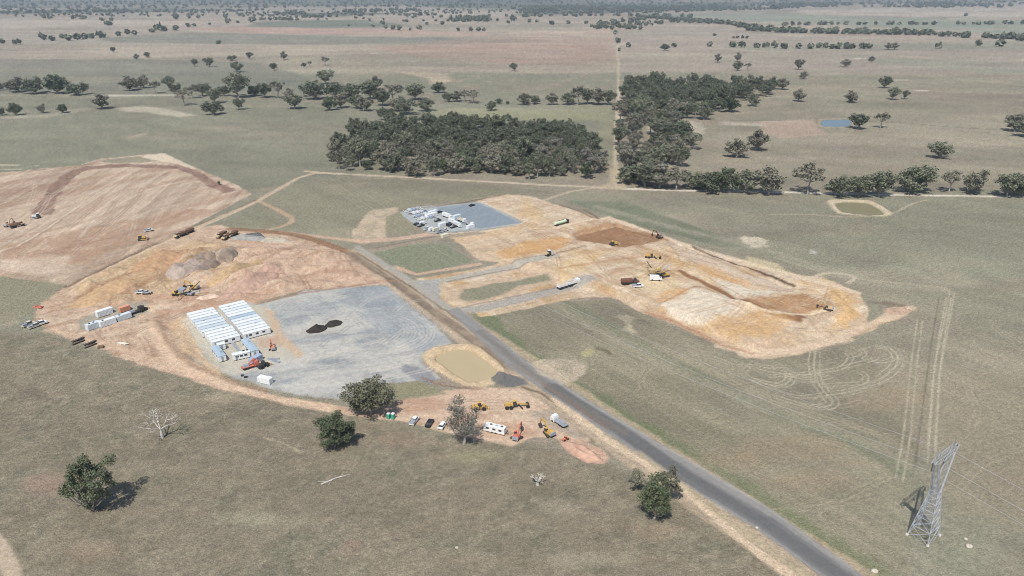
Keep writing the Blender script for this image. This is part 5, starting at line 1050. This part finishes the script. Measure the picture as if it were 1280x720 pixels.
# ---------------------------------------------------------------- laydown yard
hy = heading((506, 266), (528, 260)); PC = [WHITE, SILVER, SHEET[1], WHITE, BLUE]
k = 0
for r_ in range(4):
    for c_ in range(5):
        px = 507 + 5.4 * r_ + 4.6 * c_; py = 264.8 + 3.4 * r_ - 0.9 * c_
        car((px, py), hy + math.pi / 2, PC[(k * 7 + r_) % 5], 'pale vehicle, %s from the left in the %s row of the yard' % (ORD[c_], ('back', 'second', 'third', 'front')[r_]), 'van' if (k * 3 + r_) % 4 else 'car', 'cars parked in rows in the yard', 0.86); k += 1
container((539, 271), hy, WHITE, 'long white shed right of the parked cars in the yard', 10.0, 2.6, 2.6, 'shed', 'white_shed'); container((541, 267.5), hy, SHEET[0], 'second white shed behind the long one in the yard', 7.0, 2.4, 2.5, 'shed', 'white_shed')
YL = [((521, 281), hy, BLACK, 'black car below the rows of the yard', 'car'), ((526, 283), hy, DARK, 'dark grey ute below the rows of the yard', 'ute'), ((529, 280.5), hy, WHITE, 'white van next to the dark ute in the yard', 'van'), ((534, 287), hy, WHITE, 'white ute, first along the front edge of the yard', 'ute'), ((540, 288), hy, WHITE, 'white van, second along the front edge of the yard', 'van'), ((545, 288.5), hy, CREAM, 'cream van, third along the front edge of the yard', 'van'), ((549, 291), hy, SILVER, 'silver ute, fourth along the front edge of the yard', 'ute'), ((549, 266), hy, BLACK, 'black car behind the white sheds of the yard', 'car'), ((547, 276.5), hy, DARK, 'dark ute below the white sheds of the yard', 'ute'), ((590, 257.5), hy, BLACK, 'black car alone on the far blue gravel', 'car'), ((561, 283), hy + 1.5, BLACK, 'black van left of the white trucks in the yard', 'van'), ((567, 284.5), hy, DARK, 'dark ute below the white trucks in the yard', 'ute')]
for px, a, m, lab, kd in YL: car(px, a, m, lab, kd, None, 1.05)
hq = heading((553, 269), (566, 274))
lorry((559, 272), hq, 'long white box truck at the back of the yard', 'box', WHITE, WHITE, 10.0, .9); lorry((565, 279), hq, 'white box truck in the middle of the yard', 'box', WHITE, SHEET[0], 7.5, .85); lorry((572, 283), hq, 'white box truck nearest the front of the yard', 'box', WHITE, SHEET[0], 7.0, .85)
lorry((577, 277), hq, 'white tipper truck right of the box trucks in the yard', 'tipper', WHITE, CREAM, 7.5); lorry((587, 281.5), hq, 'white flatbed truck at the right of the vehicles in the yard', 'flat', WHITE, SILVER, 7.0); container((588, 285.5), hy, SHEET[0], 'white container at the lower right of the yard', 6.1); container((571, 273), hy, SHEET[1], 'pale container behind the tipper truck in the yard', 6.1)
container((553, 283), hy, SHEET[0], 'white container left of the black van in the yard', 6.1); car((556, 289), hy, WHITE, 'white ute at the bottom edge of the yard', 'ute', None, 1.1)
container((556, 296.5), hy, CREAM, 'cream container on the dirt just below the yard', 5.0, 2.4, 2.2)
# ---------------------------------------------------------------- heaps of soil and gravel
def heap(px, L, W, h, rz, rgb, label, seed, name='soil_stockpile', rgb2=None, flat=0.6):
    n = 22; v = []; f = []; r = np.random.RandomState(seed)
    for i in range(n + 1):
        for j in range(n + 1):
            a, b_ = 2 * i / n - 1, 2 * j / n - 1
            # square -> disc
            x = a * math.sqrt(1 - b_ * b_ / 2); y = b_ * math.sqrt(1 - a * a / 2); rr = math.hypot(x, y)
            ed = 1 + 0.13 * (vnoise(np.array([math.cos(math.atan2(y, x)) * 2 + seed]), np.array([math.sin(math.atan2(y, x)) * 2 + 7.]), seed)[0] - 0.5) * 2
            z = h * min(1, (1 - rr) / (1 - flat)) * (0.7 + 0.6 * vnoise(np.array([x * 2.5 + 3 + seed]), np.array([y * 2.5 + 5.]), seed + 1)[0]) if rr < 1 else 0
            z += 0.12 * h * (vnoise(np.array([x * 8.]), np.array([y * 8.]), seed + 2)[0] - 0.5) * (rr < .96)
            v.append((x * L / 2 * ed, y * W / 2 * ed, max(z, 0) - 0.25 * (rr > .97)))
    for i in range(n):
        for j in range(n): f.append([i * (n + 1) + j, (i + 1) * (n + 1) + j, (i + 1) * (n + 1) + j + 1, i * (n + 1) + j + 1])
    ox, oy, oz = at(*px); cc, ss = math.cos(rz), math.sin(rz)
    v = [(x, y, z + ground_z(ox + x * cc - y * ss, oy + x * ss + y * cc) - oz) for x, y, z in v]
    b = MB(); b.v = v; b.f = f; m = mat('heap_' + label.replace(' ', '_')[:30], alb(rgb), 0.95, 0, 0.22, 0.5, 0.1)
    o = b.build(name, m, None, True); o.location = at(*px); o.rotation_euler[2] = rz; return tag(o, label, 'stockpile')
heap((396, 412), 10.5, 8.0, 2.6, heading((386, 415), (406, 409)), (66, 62, 60), 'larger black gravel heap on the left of two on the pad', 3, 'gravel_stockpile', None, .1)
heap((417, 405.5), 9.5, 6.4, 2.0, heading((408, 408), (428, 403)), (70, 66, 64), 'smaller black gravel heap on the right of two on the pad', 4, 'gravel_stockpile', None, .35)
hs_ = heading((222, 348), (290, 318))
heap((238, 342), 30, 17, 4.4, hs_, (190, 170, 158), 'pale mauve end of the long spoil heap among tan mounds', 5); heap((258, 333), 19, 15, 4.6, hs_, (166, 146, 130), 'darker grey-brown middle of the long spoil heap', 6); heap((279, 325), 19, 14, 4.2, hs_, (184, 164, 146), 'brownish far end of the long spoil heap', 7)
heap((312, 299), 26, 8, 2.2, -.12, (168, 168, 166), 'pale grey gravel heap right of the parked dump trucks', 8, 'gravel_stockpile'); heap((317, 296), 16, 7, 2.6, -.15, (112, 112, 116), 'dark grey gravel heap behind the pale grey one', 9, 'gravel_stockpile'); heap((345, 301), 22, 9, 1.6, -.1, (192, 180, 162), 'beige rubble heap right of the grey gravel heaps', 19)
heap((318, 357), 46, 15, 4.0, hs_ - .1, (204, 166, 146), 'long pink spoil heap above the gravel pad', 10, 'soil_stockpile', None, .05); heap((262, 374), 13, 5, 1.0, .3, (228, 198, 176), 'small pale pink heap above the cabins', 11); heap((205, 330), 46, 18, 4.6, hs_, (200, 158, 118), 'long tan spoil heap left of the mauve heap', 12, 'soil_stockpile', None, .05); heap((140, 366), 48, 20, 3.6, hs_ - .1, (206, 168, 124), 'broad tan mound at the left of the spoil yard', 13, 'soil_stockpile', None, .05); heap((296, 343), 44, 14, 4.0, hs_, (206, 172, 128), 'long tan mound in front of the mauve heap', 16, 'soil_stockpile', None, .05)
heap((726, 564), 17, 6.0, 1.2, heading((700, 550), (757, 576)), (212, 168, 144), 'salmon red soil heap lying beside the road', 14, 'soil_stockpile', None, .5)
heap((238, 367), 11, 6, 1.2, .2, (206, 196, 184), 'pale rubble heap around the west screening plant', 15)
heap((1120, 388), 16, 9, .8, .3, (196, 164, 140), 'low pink heap at the tip of the eastern haul spur', 18)
# ---------------------------------------------------------------- lattice tower with its conductors
TB = g(1154, 669); TA = math.radians(36.7)                    # cross arm direction
tw = tag(empty('transmission_tower', (TB[0], TB[1], 0), TA), 'grey lattice transmission tower at the lower right', 'tower')
ft = 3.7; fy = 3.0; wst = 1.1; zw = 16.5
legs = [(sx, sy) for sx in (-1, 1) for sy in (-1, 1)]
def lp(z):
    t = z / zw; return ft * (1 - t) + wst * t
for sx, sy in legs:
    MB().tube((sx * ft, sy * fy, 0), (sx * wst, sy * wst, zw), .12, .10, 4).build('leg', STEEL, tw); MB().tube((sx * ft, sy * fy, -.3), (sx * ft, sy * fy, .45), .5, .4, 8).build('footing', CONC, tw)
lev = [0, 3.8, 7.2, 10.1, 12.6, 14.7, zw]
for i in range(len(lev) - 1):
    b = MB(); z0, z1 = lev[i], lev[i + 1]; a0, a1 = lp(z0), lp(z1); b0 = fy + (wst - fy) * z0 / zw; b1 = fy + (wst - fy) * z1 / zw; C0 = [(-a0, -b0), (a0, -b0), (a0, b0), (-a0, b0)]; C1 = [(-a1, -b1), (a1, -b1), (a1, b1), (-a1, b1)]
    for q in range(4):
        p, n_ = C0[q], C0[(q + 1) % 4]; pu, nu = C1[q], C1[(q + 1) % 4]; rr = .085
        b.tube((*p, z0), (*nu, z1), rr, rr, 3, False); b.tube((*n_, z0), (*pu, z1), rr, rr, 3, False); b.tube((*pu, z1), (*nu, z1), rr, rr, 3, False)
        mx, my = (p[0] + n_[0]) / 2, (p[1] + n_[1]) / 2
        if i < 4: b.tube((mx, my, z0), ((p[0] + pu[0]) / 2, (p[1] + pu[1]) / 2, (z0 + z1) / 2), .05, .05, 3, False); b.tube((mx, my, z0), ((n_[0] + nu[0]) / 2, (n_[1] + nu[1]) / 2, (z0 + z1) / 2), .05, .05, 3, False)
    b.build('bracing', STEEL, tw)
zb0, zb1 = 28.0, 29.5; xa = 5.0
for s in (-1, 1):                                           # the two raked arms of the head
    b = MB(); P0 = [(s * 1.1, -1.05, zw), (s * 1.1, 1.05, zw), (-s * .2, -.85, zw), (-s * .2, .85, zw)]; P1 = [(s * (xa + .5), -.6, zb0), (s * (xa + .5), .6, zb0), (s * (xa - .5), -.6, zb0), (s * (xa - .5), .6, zb0)]
    P0[2] = (s * .25, -1.05, zw); P0[3] = (s * .25, 1.05, zw)
    for p, q in zip(P0, P1): b.tube(p, q, .11, .10, 4, False)
    nS = 5
    ip = lambda p, q, t: tuple(p[k_] + (q[k_] - p[k_]) * t for k_ in range(3))
    for k in range(nS):
        t0, t1 = k / nS, (k + 1) / nS
        for i, j in ((0, 1), (2, 3), (0, 2), (1, 3)):
            b.tube(ip(P0[i], P1[i], t0), ip(P0[j], P1[j], t1), .05, .05, 3, False); b.tube(ip(P0[j], P1[j], t0), ip(P0[i], P1[i], t1), .05, .05, 3, False); b.tube(ip(P0[i], P1[i], t1), ip(P0[j], P1[j], t1), .045, .045, 3, False)
    b.build('raked_arm', STEEL, tw)
    MB().tube((s * xa, 0, zb1), (s * (xa + .2), 0, zb1 + 2.8), .09, .05, 4).tube((s * (xa - .9), -.5, zb1), (s * (xa + .2), 0, zb1 + 2.8), .06, .04, 3).tube((s * (xa + .9), .5, zb1), (s * (xa + .2), 0, zb1 + 2.8), .06, .04, 3).build('earth_wire_peak', STEEL, tw)
b = MB(); n = 16; xs = [-7.8 + 15.6 * k / n for k in range(n + 1)]
def arm(x):
    t = max(0, (abs(x) - xa) / (7.8 - xa)); return 0.7 * (1 - t) + .35 * t, zb0 + .9 * t, zb1 - .4 * t
for k in range(n):
    for s in (-1, 1):
        w0, l0, u0 = arm(xs[k]); w1, l1, u1 = arm(xs[k + 1])
        b.tube((xs[k], s * w0, l0), (xs[k + 1], s * w1, l1), .08, .08, 4, False); b.tube((xs[k], s * w0, u0), (xs[k + 1], s * w1, u1), .08, .08, 4, False); b.tube((xs[k], s * w0, l0 if k % 2 else u0), (xs[k + 1], s * w1, u1 if k % 2 else l1), .05, .05, 3, False)
    b.tube((xs[k], -w0, u0), (xs[k + 1], w1, u1), .05, .05, 3, False); b.tube((xs[k], -w0, l0), (xs[k + 1], w1, l1), .05, .05, 3, False)
b.build('cross_arm', STEEL, tw)
def tl(x, y, z): return (TB[0] + x * math.cos(TA) - y * math.sin(TA), TB[1] + x * math.sin(TA) + y * math.cos(TA), z)
for q, (x, nm) in enumerate(((-7.4, 'left'), (0, 'middle'), (7.4, 'right'))):
    zt = zb0 + (1.0 if x else 0); MB().tube((x, 0, zt), (x, 0, zt - 2.8), .13, .13, 6).build('insulator', CERAMIC, tw)
    for span, sag, way in ((430, 15.0, 1), (330, 9.0, -1)):
        b = MB(); z0 = zt - 2.8; pr_ = None; n = 46
        for k in range(n + 1):
            t = k / n; y = way * span * t; pt = tl(x, y, z0 - 4 * sag * t * (1 - t))
            if pr_: b.tube(pr_, pt, .035, .035, 4, False)
            pr_ = pt
        o = b.build('conductor', STEEL); tag(o, '%s pale conductor of the tower running %s' % (nm, 'up to the left' if way > 0 else 'down to the right'), 'cable', 'conductors of the tower')
# ---------------------------------------------------------------- rocks and fallen branches
def rock(px, s, seed, label):
    r = np.random.RandomState(seed); b = MB(); n, mm = 7, 10
    for i in range(n + 1):
        for j in range(mm):
            th = math.pi * i / n; ph = 2 * math.pi * j / mm; k = 1 + 0.25 * (r.rand() - .5)
            b.v.append((s * k * math.sin(th) * math.cos(ph), s * k * .8 * math.sin(th) * math.sin(ph), s * .62 * k * math.cos(th) + s * .3))
    for i in range(n):
        for j in range(mm): b.f.append([i * mm + j, (i + 1) * mm + j, (i + 1) * mm + (j + 1) % mm, i * mm + (j + 1) % mm])
    o = b.build('boulder', ROCK); o.location = at(*px); tag(o, label, 'rock')
rock((1211, 684), 1.0, 1, 'round pale boulder right of the tower'); rock((1207, 674), .55, 2, 'small pale boulder just above the round one by the tower'); rock((1093, 715), 1.0, 3, 'pale boulder at the bottom edge right of the sealed road'); rock((946, 660), .5, 4, 'small pale stone on the verge left of the sealed road')
for px, s, q in (((571, 685), .5, 6),): rock(px, s, q, 'small pale stone in the open lower middle paddock')
o = thing('fallen_branch', (420, 599), heading((402, 606), (438, 593)), 'pale fallen branch lying in the lower left paddock', 'branch')
MB().tube((-5, 0, .2), (0, .4, .3), .22, .18, 6).tube((0, .4, .3), (5, -.2, .2), .18, .06, 6).build('bough', WOOD, o); 
for a_, b_ in (((-3, .1, .25), (-5.5, 1.8, .3)), ((-1, .3, .3), (-3.2, -1.6, .25)), ((1.5, .2, .3), (3.4, 1.6, .4))): MB().tube(a_, b_, .10, .04, 5).build('twig', WOOD, o)
# ---------------------------------------------------------------- air: even haze around the whole place
hz = MB(); hz.box((0, 18000, -6), (70000, 50000, 420)); ho = hz.build('haze', bpy.data.materials.new('haze_air')); tag(ho, 'thin pale haze over the whole plain', 'haze', None, 'stuff')
hm = ho.data.materials[0]; hm.use_nodes = True; t = hm.node_tree; t.nodes.clear()
vo = t.nodes.new('ShaderNodeVolumePrincipled'); vo.inputs['Color'].default_value = (0.76, 0.88, 1.0, 1); vo.inputs['Density'].default_value = HAZE; vo.inputs['Anisotropy'].default_value = 0.2
mo = t.nodes.new('ShaderNodeOutputMaterial'); t.links.new(vo.outputs[0], mo.inputs['Volume'])
